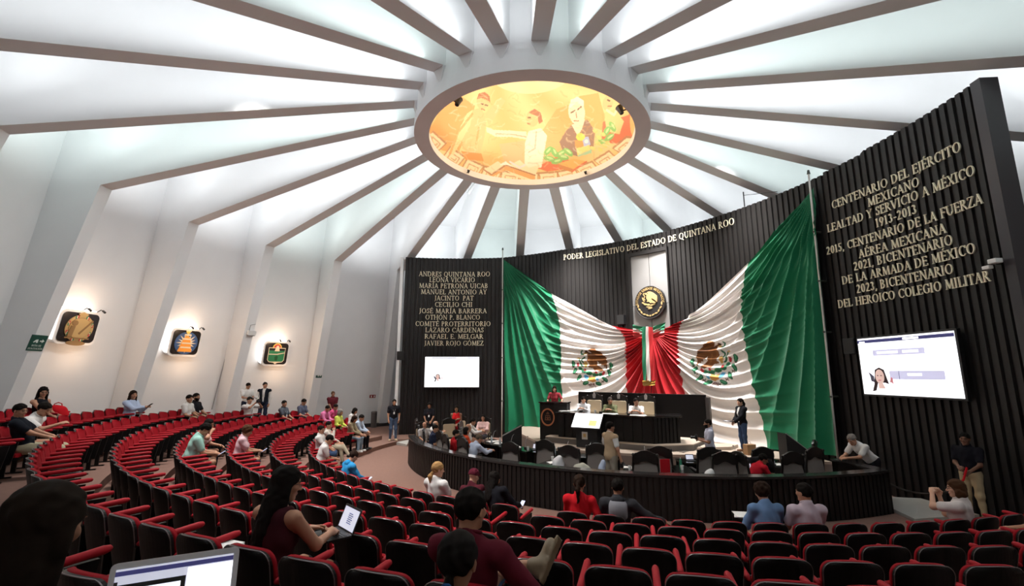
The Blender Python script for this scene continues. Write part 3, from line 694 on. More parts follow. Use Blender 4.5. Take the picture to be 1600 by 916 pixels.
# ------------------------------------------------------------------ delegates' desks
M_DESK = mat('desk_gloss', (.010, .013, .011), .10, spec=.6)
def arc_desk(a0, a1, r0, r1, label):
    am = (a0 + a1) / 2; root = thing('curved_desk', label, 'desk', pol(BC, (r0 + r1) / 2, am, FL), 0, 'delegates desks'); ox, oy = root.location.x, root.location.y
    c = (BC[0] - ox, BC[1] - oy, 0)
    def slab(name, ra, rb, z0, z1, m):
        b = MB(); b.lathe([(rb, z0), (rb, z1), (ra, z1), (ra, z0), (rb, z0)], 10, c, rad(a0), rad(a1))
        for a in (a0, a1):
            q = [pol(c, r, a, z) for r, z in ((ra, z0), (rb, z0), (rb, z1), (ra, z1))]; b.add(q, [(0, 1, 2, 3)])
        b.build(name, m, root)
    slab('desk_top', r0, r1, .71, .75, M_DESK); slab('modesty_panel', r0 + .06, r0 + .09, 0, .71, M_BLACKWOOD)
    for a in (a0 + .6, a1 - .6):
        p = pol(c, (r0 + r1) / 2, a, .355); b = MB(); b.box(p, (r1 - r0 - .12, .04, .71), rad(a)); b.build('side_panel', M_BLACKWOOD, root)
arc_desk(199, 213, 5.85, 6.45, 'glossy black desk section at the far left of the delegates'); arc_desk(213.5, 226, 5.85, 6.45, 'glossy black desk section in front of the bent grey-haired man')
arc_desk(227, 239, 5.75, 6.35, 'glossy dark desk section reflecting the green flag'); arc_desk(240, 250.5, 5.75, 6.35, 'dark desk section left of the photographer in a beige vest')
arc_desk(255, 263, 5.75, 6.35, 'dark desk section right of the photographer in a beige vest'); arc_desk(265, 275, 5.75, 6.35, 'dark desk section in front of the photographer in a striped shirt')
arc_desk(277, 290, 5.75, 6.35, 'dark desk section at the right end of the delegates')
def side_desk(az, r0, r1, w, label):
    p = pol(BC, (r0 + r1) / 2, az, FL); root = thing('side_desk', label, 'desk', p, rad(az), 'delegates side desks')
    b = MB(); b.box((0, 0, .73), (r1 - r0, w, .04)); b.build('desk_top', M_DESK, root, bevel=.005)
    for s in (-1, 1):
        b = MB(); b.box((0, s * (w / 2 - .05), .355), (r1 - r0 - .1, .03, .71)); b.build('side_panel', M_BLACKWOOD, root)
side_desk(238.8, 6.9, 8.0, .55, 'dark glossy side desk with a white sheet between two carved chairs'); side_desk(253.8, 7.0, 7.8, .30, 'narrow side desk with papers right of a grey-backed chair')
side_desk(263.4, 6.7, 8.0, .40, 'narrow side desk with cups left of the striped photographer'); side_desk(275.0, 6.7, 7.9, .5, 'side desk with a tablet computer near the man in red'); side_desk(285.3, 6.4, 7.4, .4, 'side desk between the two rightmost carved chairs')
# the low black monitors standing at the flag's feet
for px, py, label in ((800, 668, 'black angled monitor box at the foot of the left flag'), (1241, 700, 'black angled monitor box at the foot of the right flag')):
    p = at_z(px, 692, -2.6); q = at_d(px, 690, 15.2 if px < 1000 else 12.2)
    root = thing('monitor_box', label, 'monitor', (q[0], q[1], ARENA_Z), 0)
    s = 1 if px < 1000 else -1
    b = MB(); M = Matrix(((1, 0, 0, 0), (0, 0, -1, .2), (0, 1, 0, 0), (0, 0, 0, 1)))
    w = .32; b.prism([(-w, 0), (w, 0), (w, 1.32 if s > 0 else .95), (-w, .98 if s > 0 else 1.45)], 0, .4, M); b.build('cabinet', M_BLACKPL, root)
    b = MB(); b.tube([(-w, -.2, .99 if s > 0 else 1.46), (w, -.2, 1.33 if s > 0 else .96)], .012, 6); b.build('top_edge', mat('edge_grey', (.3, .3, .28), .4), root)
# ------------------------------------------------------------------ the two great flags draped over the wall
WR0 = 13.28
def wl(px, py, off=.34): ph, z = on_wall(px, py, off); return np.array([-rad(ph) * WR0, z])     # flattened wall coordinates
def wl_pt(a, z, off): return wall_pt(np.degrees(-a / WR0), z, off)
M_CLOTH_G = mat('flag_green', (.005, .155, .068), .55, sheen=.15, spec=.25)
M_CLOTH_R = mat('flag_red', (.50, .012, .020), .55, sheen=.15, spec=.25)
M_CLOTH_W = attr_mat('flag_white_painted', .6, spec=.25)
U = lambda pts: [((x - 500) / 340, (520 - y) / 340) for x, y in pts]
EAGLE = U([(368, 268), (405, 238), (445, 272), (490, 290), (470, 262), (442, 236), (480, 213), (540, 215), (620, 258), (680, 308), (735, 360), (742, 440), (730, 530), (716, 530), (708, 480), (694, 500), (680, 462), (655, 470), (640, 440), (615, 440), (582, 405), (577, 455), (640, 505), (695, 545), (640, 560), (570, 540), (530, 550), (500, 505), (440, 500), (425, 482), (455, 462), (415, 400), (420, 330), (432, 290), (388, 290)])
def emblem(P):
    br, dk, gr, lg = (.22, .085, .025), (.07, .024, .010), (.012, .12, .055), (.06, .28, .14)
    P.poly(EAGLE, br)
    P.line(U([(445, 290), (560, 325), (700, 345)]), .10, dk, .75); P.line(U([(470, 235), (560, 255), (640, 300)]), .05, dk, .5)
    for k in range(6): P.line(U([(600 + 22 * k, 400 + 8 * k), (610 + 22 * k, 455 + 12 * k)]), .03, dk, .45)
    P.line(U([(440, 350), (450, 430)]), .07, (.33, .15, .05), .7); P.line(U([(520, 380), (530, 460), (600, 530)]), .06, (.33, .15, .05), .6)
    P.ell(*U([(398, 262)])[0], .06, .05, dk); P.line(U([(365, 300), (400, 285)]), .07, (.55, .36, .10))
    P.line(U([(340, 240), (318, 262), (332, 296), (362, 300)]), .06, gr); P.line(U([(372, 345), (335, 372), (334, 410), (365, 432)]), .07, gr)
    P.line(U([(292, 368), (305, 430), (330, 470), (350, 478)]), .07, gr); P.ell(*U([(275, 355)])[0], .07, .04, (.60, .42, .18))
    for x, y in ((388, 425), (400, 455), (390, 480), (372, 440)): P.ell(*U([(x, y)])[0], .07, .06, (.55, .34, .10))
    for x, y, rx, ry, r in ((300, 510, 34, 26, -25), (360, 552, 48, 28, -15), (445, 580, 55, 32, -5), (545, 602, 55, 26, 0), (628, 600, 40, 26, 10), (520, 642, 28, 26, 0)): P.ell(*U([(x, y)])[0], rx / 340, ry / 340, lg, r); P.ell(*U([(x, y + 8)])[0], rx / 420, ry / 500, gr, r)
    for x, y in ((262, 440), (270, 466), (375, 533), (665, 590), (682, 572), (560, 570)): P.ell(*U([(x, y)])[0], .055, .06, (.45, .03, .04))
    P.poly(U([(430, 625), (480, 640), (550, 630), (555, 700), (500, 718), (430, 690)]), (.58, .27, .06)); P.poly(U([(350, 610), (395, 605), (432, 640), (425, 682), (370, 665)]), (.10, .35, .60)); P.poly(U([(560, 655), (608, 650), (598, 690), (560, 690)]), (.10, .35, .60))
    for x, y, r in ((190, 440, 80), (215, 548, 110), (280, 645, 125), (385, 727, 160), (800, 475, 95), (768, 577, 70), (700, 672, 45), (590, 735, 15)):
        P.ell(*U([(x, y)])[0], .155, .085, gr, -r); P.ell(*U([(x + 4, y - 4)])[0], .11, .035, lg, -r)
    for x, y in ((190, 490), (240, 592), (325, 692), (745, 625), (655, 705), (790, 525), (440, 752)): P.line(U([(x - 18, y - 12), (x + 18, y + 12)]), .03, dk); P.line(U([(x + 18, y - 12), (x - 18, y + 12)]), .03, dk)
    for k in range(-2, 3): P.line(U([(495 + 12 * k, 735), (495 + 24 * k, 785)]), .03, (.12, .02, .02))
def flag(cols, ecen, erad, mirror, label, seed):
    C = [[wl(*p) for p in c] for c in cols]                       # four columns of five points
    T, K = C[0][0], wl(1016, 516)
    tt = np.array([0, .25, .5, .75, 1.0])
    co = [[np.polyfit(tt, [p[k] for p in c], 4) for k in (0, 1)] for c in C]
    def at(u, t):
        u = np.clip(u, 0, 3); i = np.minimum(u.astype(int), 2); f = u - i
        X = np.stack([np.polyval(c[0], t) for c in co]); Z = np.stack([np.polyval(c[1], t) for c in co]); n = np.arange(u.size)
        return X[i, n] * (1 - f) + X[i + 1, n] * f, Z[i, n] * (1 - f) + Z[i + 1, n] * f
    root = thing('draped_flag', label, 'flag', tuple(wl_pt(*C[1][2], .3)), 0, None); base = np.array(root.location)
    rg = np.random.RandomState(seed); ph = rg.rand(6) * 6.28
    ec = wl(*ecen)
    for bi, (nm, m, nu) in enumerate((('green_band', M_CLOTH_G, 120), ('white_band', M_CLOTH_W, 190), ('red_band', M_CLOTH_R, 100))):
        nt_ = 260
        u, t = np.meshgrid(np.linspace(bi, bi + 1, nu), np.linspace(0, 1, nt_)); u = u.ravel(); t = t.ravel()
        X, Z = at(u, t)
        dT = np.hypot(X - T[0], Z - T[1]); dK = np.hypot(X - K[0], Z - K[1])
        aT = np.arctan2(Z - T[1], X - T[0]); aK = np.arctan2(Z - K[1], X - K[0])
        sg = 1 if K[0] > T[0] else -1
        psi = np.mod((np.arctan2(Z - T[1], (X - T[0]) * sg)) - (np.arctan2(Z - K[1], (X - K[0]) * sg)) + 4 * PI, 2 * PI)
        psi = np.where(psi > PI * 1.3, psi - 2 * PI, psi)
        w = psi + .035 * np.sin(X * 1.3 + ph[0]) + .03 * np.sin(Z * 1.7 + ph[1])
        am = np.clip(dT / 1.4, .12, 1) * np.clip(dK / 1.6, .10, 1)
        f1 = 1 - np.abs(np.sin(w * 27 + .9 * np.sin(w * 6 + ph[2]))) ** .7
        f2 = 1 - np.abs(np.sin(w * 47 + 1.3 * np.sin(w * 9 + ph[3]) + .6 * np.sin(X * .9)))
        mod = .55 + .45 * np.sin(X * .8 + Z * .7 + w * 9 + ph[4])
        d = am * (.24 * f1 * (.55 + .45 * mod) + .075 * f2 * mod)
        th = np.arctan2(Z - T[1], (X - T[0]) * sg); fade = np.clip(1.35 - u, 0, 1) ** .8 * np.clip((dT - .8) / 2.2, 0, 1)
        f3 = 1 - np.abs(np.sin(th * 30 + 1.1 * np.sin(th * 9 + ph[5]) + .25 * np.sin(Z * 1.1))) ** .7 + .35 * np.sin(th * 12 + ph[0])
        d = d * (1 - .93 * np.clip(fade * 1.15, 0, 1)) + fade * (.27 * f3 * (.75 + .25 * np.sin(th * 17 + ph[2])))
        d *= 1 - .38 * np.where((u > 1) & (u < 2), np.sin(PI * (u - 1)), 0)
        sag = .25 * np.clip(t, 0, 1) * np.sin(np.clip(u, 0, 3) / 3 * PI)
        r = wall_r(np.degrees(-X / WR0)) - (.20 + d + .10 * sag)
        a = -X / WR0
        V = np.stack([WC[0] + r * np.cos(a), WC[1] + r * np.sin(a), Z], -1) - base
        i = (np.arange(nt_ - 1)[:, None] * nu + np.arange(nu - 1)[None]).ravel(); F = np.stack([i, i + 1, i + nu + 1, i + nu], 1)
        if bi == 1:
            ex = (X - ec[0]) / erad * (-1 if mirror else 1); ez = (Z - ec[1]) / erad
            P = Paint(np.stack([ex, ez], -1), (.80, .76, .73)); emblem(P)
            mesh_np(nm, V, F, m, root, paint=P.c)
        else: mesh_np(nm, V, F, m, root)
    return root
flag([[(786, 405), (786.5, 470), (787, 540), (787.5, 610), (788, 676)], [(860, 458), (873, 508), (875.5, 560), (877, 607), (888, 668)],
      [(950, 508), (974, 526), (977, 556), (978.5, 600), (981, 652)], [(1012, 520), (1013, 534), (1014, 560), (1015, 605), (1016, 655)]],
     (924.6, 576.8), 1.0, False, 'huge draped tricolour flag on the left half of the dark wall, green edge at left', 3)
flag([[(1266, 292), (1277, 395), (1287, 500), (1297, 610), (1307, 713)], [(1165, 410), (1157, 460), (1161, 525), (1176, 608), (1198, 702)],
      [(1074, 497), (1057, 530), (1062, 580), (1070, 630), (1086, 690)], [(1019, 520), (1018, 534), (1017, 560), (1017, 605), (1016, 655)]],
     (1113, 571), .98, True, 'huge draped tricolour flag on the right half of the dark wall, green edge at right', 9)
# flag poles
M_POLE = mat('pole_white', (.62, .60, .56), .4)
M_BRKT = mat('bracket_dark', (.05, .06, .05), .5)
for pts, label in (([(785.5, 391), (784, 690)], 'thin white flag pole at the left edge of the left flag'), ([(1263.5, 272), (1309, 716)], 'thin white flag pole at the right edge of the right flag')):
    a, b_ = on_wall(*pts[0], .3), on_wall(*pts[1], .3); P = [wall_pt(a[0] + (b_[0] - a[0]) * f, a[1] + (b_[1] - a[1]) * f, .30) for f in np.linspace(0, 1, 6)]
    root = thing('flag_pole', label, 'pole', tuple(P[-1]), 0, 'flag poles'); B0 = P[-1]
    b = MB(); b.tube([p - B0 for p in P], .028, 8); b.build('shaft', M_POLE, root, smooth=True)
    b = MB(); b.tube([P[0] - B0, P[0] - B0 + np.array([0, 0, .12])], [.05, .03], 8); b.build('finial', M_BRKT, root)
    for f in (.22, .40, .58, .80):
        p = P[0] + (P[-1] - P[0]) * f - B0; q = np.array([WC[0], WC[1], 0]) - np.array([P[0][0], P[0][1], 0]); q /= np.linalg.norm(q)
        b = MB(); b.tube([p + q * .05, p - q * .22], .03, 6); b.build('bracket', M_BRKT, root)
# tricolour sash knotted in the middle, with gold fringe
s0 = wl(1017, 512)
root = thing('tricolour_sash', 'green white and red sash with gold fringe hanging between the flags', 'sash', tuple(wl_pt(s0[0], s0[1], .5)), 0); base = np.array(root.location)
def sheet(name, q, m, off, rip, parent=root, n=24, mm=30):
    """q: four pixel corners tl,tr,br,bl"""
    c = [wl(*p, .5) for p in q]; V = []; F = []
    for i in range(mm + 1):
        for j in range(n + 1):
            u, v = j / n, i / mm; p = (c[0] * (1 - u) + c[1] * u) * (1 - v) + (c[3] * (1 - u) + c[2] * u) * v
            V.append(wl_pt(p[0], p[1], off + rip * math.sin(u * 5 + v * 4) + .02 * math.sin(v * 11 + u * 3)) - base)
    for i in range(mm):
        for j in range(n): k = i * (n + 1) + j; F.append((k, k + n + 1, k + n + 2, k + 1))
    return mesh_np(name, V, F, m, parent)
M_SASH_W = mat('sash_white', (.74, .70, .66), .6)
M_SASH_G = mat('sash_green', (.02, .20, .10), .6); M_SASH_R = mat('sash_red', (.55, .025, .03), .6)
for n_, m, y0, y1, x0, x1 in (('bow_green', M_SASH_G, 0, 6, 990, 1040), ('bow_white', M_SASH_W, 6, 11, 990.5, 1039.5), ('bow_red', M_SASH_R, 11, 17, 990.5, 1039.5)):
    for q in ([(x0, 507.5 + y0), (1008, 511.5 + y0), (1008, 511.5 + y1), (x0, 507.5 + y1 + 3)], [(1021, 511.5 + y0), (x1, 504 + y0), (x1, 504 + y1 + 5), (1021, 511.5 + y1)]): sheet(n_, q, m, .55, .03)
sheet('strip_green', [(1006.5, 511), (1012.5, 511), (1013.5, 595), (1007.5, 596)], M_SASH_G, .66, .03)
sheet('strip_white', [(1012.5, 511), (1016.5, 511), (1020.5, 596), (1013.5, 595)], M_SASH_W, .66, .03)
sheet('strip_red', [(1016.5, 511), (1022.5, 512), (1026.5, 595), (1020.5, 596)], M_SASH_R, .66, .03)
sheet('gold_fringe', [(1007.5, 595), (1027, 594), (1027.5, 602), (1008, 603.5)], mat('fringe_gold', (.42, .24, .04), .5), .67, .03)

# ------------------------------------------------------------------ metal niche panel and the round seal
def wall_frame(px, py, off):
    ph, z = on_wall(px, py, off); p = wall_pt(ph, z, off); a = rad(ph)
    X = np.array([math.sin(a), -math.cos(a), 0]); N = np.array([-math.cos(a), -math.sin(a), 0])
    return Matrix(((X[0], 0, N[0], p[0]), (X[1], 0, N[1], p[1]), (0, 1, 0, p[2]), (0, 0, 0, 1)))
M_METAL = mat('brushed_panel', (.30, .295, .29), .5, metal=.4, var=.06, scale=2)
c0, c1 = wl(985, 400, .1), wl(1041, 393, .1); zb = wl(1015, 535, .1)[1]; zt = (c0[1] + c1[1]) / 2
root = thing('metal_niche_panel', 'tall brushed metal panel set in the dark wall behind the round seal', 'panel', tuple(wl_pt((c0[0] + c1[0]) / 2, zb, .1)), 0); base = np.array(root.location)
am = (c0[0] + c1[0]) / 2
for x0, x1, z0, z1 in ((c0[0], am - .012, zb, zb + 1.55), (am + .012, c1[0], zb, zb + 1.55), (c0[0], am - .012, zb + 1.57, zt), (am + .012, c1[0], zb + 1.57, zt)):
    V = [wl_pt(x, z, o) - base for o in (.055, .085) for x, z in ((x0, z0), (x1, z0), (x1, z1), (x0, z1))]
    mesh_np('metal_sheet', V, [(4, 5, 6, 7), (0, 1, 5, 4), (1, 2, 6, 5), (2, 3, 7, 6), (3, 0, 4, 7)], M_METAL, root, smooth=False)
for x0, x1, z0, z1 in ((c0[0] - .13, c0[0], zb, zt + .16), (c1[0], c1[0] + .05, zb, zt + .16), (c0[0], c1[0], zt, zt + .16)):
    V = [wl_pt(x, z, o) - base for o in (.02, .15) for x, z in ((x0, z0), (x1, z0), (x1, z1), (x0, z1))]
    mesh_np('frame_strip', V, [(4, 5, 6, 7), (0, 1, 5, 4), (1, 2, 6, 5), (2, 3, 7, 6), (3, 0, 4, 7)], M_RIB, root, smooth=False)
M = wall_frame(1016.5, 473, .17); R = .70
root = thing('round_seal', 'round black seal with gold eagle relief hanging on the metal panel', 'seal', tuple(M.translation)); Mi = Matrix.Translation(M.translation).inverted() @ M
b = MB(); b.lathe([(0.001, .07), (R - .06, .07), (R - .02, .09), (R, .06), (R, 0), (R - .05, -.07)], 64)
b.v = [tuple(Mi @ Vector(v)) for v in b.v]; b.build('seal_disc', mat('seal_black', (.018, .016, .016), .4), root, smooth=False)
M_GOLDR = mat('gold_relief', (.72, .50, .22), .42, metal=.3)
b = MB(); sc = .56
def rel(pts, h, dx=0.0, dy=0.0): b.prism([(x * sc * R / .56 * .72 + dx, y * sc * R / .56 * .72 + dy) for x, y in pts][::-1], .06, .07 + h, Mi)
rel(EAGLE, .05); b.build('eagle_relief', M_GOLDR, root)
b = MB()
def rline(pts, w, h=.03):
    for (x0, y0), (x1, y1) in zip(pts[:-1], pts[1:]):
        dx, dy = x1 - x0, y1 - y0; l = math.hypot(dx, dy); nx, ny = -dy / l * w / 2, dx / l * w / 2
        rel([(x0 - nx, y0 - ny), (x1 - nx, y1 - ny), (x1 + nx, y1 + ny), (x0 + nx, y0 + ny)][::-1], h)
rline(U([(350, 240), (318, 262), (332, 300), (372, 345), (335, 375), (334, 410), (365, 440)]), .06); rline(U([(282, 360), (305, 430), (335, 470), (360, 478)]), .06)
b.build('snake_relief', M_GOLDR, root)
b = MB()
def rell(x, y, rx, ry, rot):
    c, s = math.cos(rad(rot)), math.sin(rad(rot)); rel([(x + rx * math.cos(t) * c - ry * math.sin(t) * s, y + rx * math.cos(t) * s + ry * math.sin(t) * c) for t in np.linspace(2 * PI, 0, 13)[:-1]], .03)
for x, y, rx, ry, r in ((300, 515, 38, 22, -25), (370, 560, 55, 25, -15), (460, 580, 55, 28, -5), (560, 600, 50, 22, 10), (640, 585, 40, 20, 30), (480, 650, 90, 16, -8), (510, 690, 70, 14, 5)): rell(*U([(x, y)])[0], rx / 340, ry / 340, r)
b.build('cactus_relief', M_GOLDR, root)
b = MB()
for k, t in enumerate((192, 208, 224, 240, 256, 284, 300, 316, 332, 350)):
    rell(1.08 * math.cos(rad(t)), 1.08 * math.sin(rad(t)), .13, .055, t + 90 + (15 if k % 2 else -15))
rell(0, -1.1, .07, .07, 0); b.build('wreath_relief', M_GOLDR, root)
txt = 'ESTADOS UNIDOS MEXICANOS'; Q, w = text_quads(txt); hh = .105
V, F = extrude_quads(Q, lambda x, y, d: Mi @ Vector(((R - .16 + y * hh) * math.cos(rad(186 - 192 * x / w)), (R - .16 + y * hh) * math.sin(rad(186 - 192 * x / w)), .065 + d)), .025)
mesh_np('seal_lettering', V, F, M_GOLDR, root, smooth=False)

# ------------------------------------------------------------------ projection screens
M_NAVY = mat('screen_navy', (.05, .05, .18), .3, emit=.25); M_LAV = mat('screen_lavender', (.66, .66, .90), .3, emit=.32)
M_SHAIR = mat('screen_hair', (.05, .025, .03), .4, emit=.05); M_SSKIN = mat('screen_skin', (.86, .60, .54), .4, emit=.28); M_SPINK = mat('screen_pink', (.70, .25, .28), .4, emit=.2); M_SGREY = mat('screen_grey', (.10, .10, .16), .4, emit=.1)
def screen(q, label, rows):
    P = [Vector(wall_pt(*on_wall(*p, .22), .22)) for p in q]          # tl tr br bl
    c = sum(P, Vector()) / 4; X = ((P[1] - P[0]) + (P[2] - P[3])).normalized(); Z = Vector((0, 0, 1)); X.z = 0; X.normalize(); N = X.cross(Z)
    w = ((P[1] - P[0]).length + (P[2] - P[3]).length) / 2; h = ((P[0] - P[3]).length + (P[1] - P[2]).length) / 2
    M = Matrix(((X.x, N.x, 0, c.x), (X.y, N.y, 0, c.y), (0, 0, 1, c.z), (0, 0, 0, 1)))
    root = thing('wall_screen', label, 'screen', tuple(c)); root.matrix_world = M
    b = MB(); b.box((0, -.02, 0), (w + .10, .10, h + .10)); b.build('housing', M_BLACKPL, root, bevel=.01)
    b = MB(); b.box((0, .035, 0), (w, .012, h)); b.build('display', M_SCREEN, root)
    def bar(x0, y0, x1, y1, m, nm, d=.046):
        b = MB(); b.box(((x0 + x1 - 1) / 2 * w, d, (1 - y0 - y1) / 2 * h), ((x1 - x0) * w, .004, (y1 - y0) * h)); return b.build(nm, m, root)
    for r in rows: bar(*r)
    return root, w, h
def face(root, w, h, cx, cy, s, skin=True):
    M = Matrix(((s, 0, 0, (cx - .5) * w), (0, 0, 1, .046), (0, s, 0, (.5 - cy) * h), (0, 0, 0, 1)))
    def shp(pts, m, nm, z): b = MB(); b.prism(pts, z, z + .004 / s, M); b.build(nm, m, root)
    el = lambda x, y, rx, ry: [(x + rx * math.cos(t), y + ry * math.sin(t)) for t in np.linspace(0, 2 * PI, 21)[:-1]]
    shp([(-.36, .12), (-.30, .48), (0, .62), (.30, .48), (.40, .1), (.52, -.35), (.30, -.28), (-.2, -.3), (-.38, -.75), (-.62, -.8), (-.45, -.4)], M_SHAIR, 'portrait_hair', 0)
    shp(el(0, .08, .29, .42), M_SSKIN, 'portrait_face', .01); shp([(-.12, -.25), (.12, -.25), (.3, -.62), (-.16, -.62)], M_SSKIN, 'portrait_neck', .008)
    shp([(-.75, .35), (-.42, .1), (-.42, -.25), (-.62, -.2), (-.66, .1)], M_SGREY, 'portrait_ribbon', .002); shp([(.62, -.25), (.72, .05), (.80, .0), (.82, -.35), (.72, -.25)], M_SPINK, 'portrait_accent', .002)
    if skin:
        for x in (-.11, .12): shp(el(x, .14, .05, .025), M_SHAIR, 'portrait_eye', .02)
        shp(el(0, -.13, .10, .03), M_SPINK, 'portrait_mouth', .02)
r_, w, h = screen([(664, 559), (749, 557), (748, 604), (664, 606)], 'bright white screen on the dark panel under the list of names', [(.12, .03, .58, .055, M_NAVY, 'menu_bar'), (.78, .03, 1.0, .05, M_NAVY, 'menu_bar')])
face(r_, w, h, .24, .68, .27, True)
r_, w, h = screen([(1342.5, 530), (1494, 517), (1509, 624), (1352, 615)], 'large bright screen on the dark wall at right with a portrait and grey bars',
    [(0, .03, 1, .085, M_NAVY, 'menu_bar'), (.02, .055, .09, .09, M_SCREEN, 'menu_text', .049), (.52, .04, .68, .075, M_SCREEN, 'menu_text', .049), (.17, .22, .72, .32, M_LAV, 'title_bar'), (.22, .25, .45, .29, M_SCREEN, 'title_text', .049), (.50, .25, .66, .29, M_SCREEN, 'title_text', .049),
     (.33, .59, .87, .73, M_LAV, 'name_bar'), (.43, .585, .434, .73, M_SGREY, 'cursor', .049), (.52, .63, .66, .67, M_SCREEN, 'name_text', .049)])
face(r_, w, h, .22, .71, .42)
# white projector on its bracket, small speakers and wires on the dark wall
M = wall_frame(1560, 412, .10); root = thing('projector_box', 'small white device mounted on the dark wall right of the gold lettering', 'device', tuple(M.translation)); Mi = Matrix.Translation(M.translation).inverted() @ M
b = MB(); b.box(Mi @ Vector((.05, .04, .10)), (.15, .16, .09)); b.build('upper_case', M_WHITEPAPER, root, bevel=.01)
b = MB(); b.box(Mi @ Vector((-.08, -.06, .14)), (.10, .14, .07)); b.build('lower_case', M_WHITEPAPER, root, bevel=.01)
b = MB(); b.tube([Mi @ Vector((0, 0, -.03)), Mi @ Vector((0, 0, .06))], .03, 6); b.build('bracket', M_BRKT, root)
for px, py, label in ((971, 500, 'small black loudspeaker on the dark wall left of the round seal'), (626, 556, 'small black loudspeaker at the left edge of the dark wall'), (1331, 541, 'small black box on the dark wall left of the right screen')):
    M = wall_frame(px, py, .14); root = thing('wall_speaker', label, 'speaker', tuple(M.translation)); Mi = (Matrix.Translation(M.translation).inverted() @ M).to_3x3()
    b = MB(); b.box((0, 0, 0), (.34, .42, .22), M=Mi); b.build('cabinet', M_BLACKPL, root, bevel=.01)
    b = MB(); b.box(Mi @ Vector((0, 0, .115)), (.30, .38, .012), M=Mi); b.build('grille', mat('grille', (.02, .02, .02), .8), root)
    b = MB(); b.box(Mi @ Vector((0, 0, -.12)), (.08, .1, .06), M=Mi); b.build('bracket', M_BRKT, root)
# ------------------------------------------------------------------ auditorium seats
M_SHELL = mat('seat_shell', (.006, .0055, .0055), .5, spec=.2)
M_REDCL = mat('seat_red', (.29, .006, .013), .8, var=.10, scale=25, spec=.12)
M_REDARM = mat('arm_red', (.38, .009, .018), .6, spec=.2)
M_TRIM = mat('edge_trim', (.20, .17, .17), .35, metal=.6)
def back_grid(hw0, hw1, z0, z1, yo, thick, nx=12, nz=9, rcorner=.09, puff=0.0):
    """curved slab of a seat back: x across, y forward, leaning"""
    V = []; F = []
    def pt(i, j, side):
        v = 1 - (1 - j / nz) ** 1.7; hw = hw0 + (hw1 - hw0) * v; z = z0 + (z1 - z0) * v
        if z > z1 - rcorner and True: q = (z - (z1 - rcorner)) / rcorner; hw = hw - rcorner * (1 - math.sqrt(max(0, 1 - q * q))) * .95
        u = -1 + 2 * i / nx; x = hw * u
        y = .11 * (z1 - z) / (z1 - z0) + .055 * u * u + yo + (side * thick + (puff * (1 - u ** 4) * math.sin(PI * min(1, max(0, v)) * .9 + .15) if side else 0))
        zz = z + (.022 * (1 - u * u) if v > .999 else 0)
        return (x, y, zz)
    for side in (0, 1):
        for j in range(nz + 1):
            for i in range(nx + 1): V.append(pt(i, j, side))
    n = (nx + 1) * (nz + 1); id_ = lambda i, j, s: s * n + j * (nx + 1) + i
    for j in range(nz):
        for i in range(nx):
            F.append((id_(i, j, 0), id_(i + 1, j, 0), id_(i + 1, j + 1, 0), id_(i, j + 1, 0))); F.append((id_(i, j, 1), id_(i, j + 1, 1), id_(i + 1, j + 1, 1), id_(i + 1, j, 1)))
    for j in range(nz): F += [(id_(0, j, 0), id_(0, j + 1, 0), id_(0, j + 1, 1), id_(0, j, 1)), (id_(nx, j, 0), id_(nx, j, 1), id_(nx, j + 1, 1), id_(nx, j + 1, 0))]
    for i in range(nx): F += [(id_(i, 0, 0), id_(i, 0, 1), id_(i + 1, 0, 1), id_(i + 1, 0, 0)), (id_(i, nz, 0), id_(i + 1, nz, 0), id_(i + 1, nz, 1), id_(i, nz, 1))]
    edge = [pt(0, j, 0) for j in range(nz // 3, nz + 1)] + [pt(i, nz, 0) for i in range(1, nx)] + [pt(nx, j, 0) for j in range(nz, nz // 3 - 1, -1)]
    return V, F, edge
def me_from(name, V, F, m, smooth=True):
    me = bpy.data.meshes.new(name); me.from_pydata(V, [], F); me.materials.append(m)
    if smooth: me.polygons.foreach_set('use_smooth', np.ones(len(me.polygons), dtype=bool))
    me.update(); return me
V, F, edge = back_grid(.200, .228, .30, .86, -.055, .022, nz=16); ME_SHELL = me_from('back_shell', V, F, M_SHELL, False)
b = MB(); b.tube([(x, y - .002, z + .002) for x, y, z in edge], .004, 5); ME_TRIM = b.mesh('edge_trim', M_TRIM)
V, F, _ = back_grid(.200, .2265, .40, .861, -.032, .030, nz=14, puff=.03); ME_CUSH = me_from('back_cushion', V, F, M_REDCL, True)
def pan(M):
    b = MB(); b.rbox((0, 0, 0), (.43, .40, .05), .07, M=None); b.v = [tuple(M @ Vector(v)) for v in b.v]; s1 = b.mesh('seat_pan', M_SHELL)
    b = MB(); b.rbox((0, .01, .05), (.42, .40, .06), .08); b.v = [tuple(M @ Vector(v)) for v in b.v]; s2 = b.mesh('seat_cushion', M_REDCL)
    b = MB(); b.box((0, .17, -.028), (.05, .03, .006)); b.v = [tuple(M @ Vector(v)) for v in b.v]; s3 = b.mesh('number_plate', M_WHITEPAPER)
    return s1, s2, s3
PAN_UP = pan(Matrix.Translation((0, .185, .455)) @ Matrix.Rotation(rad(78), 4, 'X') @ Matrix.Translation((0, 0, -.03)))
PAN_DN = pan(Matrix.Translation((0, .27, .37)) @ Matrix.Rotation(rad(3), 4, 'X'))
def arm_meshes(px):
    b = MB(); ys = [.03, .045, .09, .28, .48, .515, .525]; rs = [.010, .020, .026, .027, .028, .020, .007]
    b.tube([(px, y, .685 + .05 * (y - .05)) for y in ys], rs, 10); a = b.mesh('armrest', M_REDARM, True)
    b = MB(); b.prism([(.03, .28), (.40, .30), (.46, .665), (.02, .665)], px - .018, px + .018, Matrix(((0, 0, 1, 0), (1, 0, 0, 0), (0, 1, 0, 0), (0, 0, 0, 1))))
    b.box((px, .20, .15), (.035, .07, .30)); b.box((px, .20, .012), (.05, .26, .024)); s = b.mesh('side_support', M_SHELL)
    return a, s
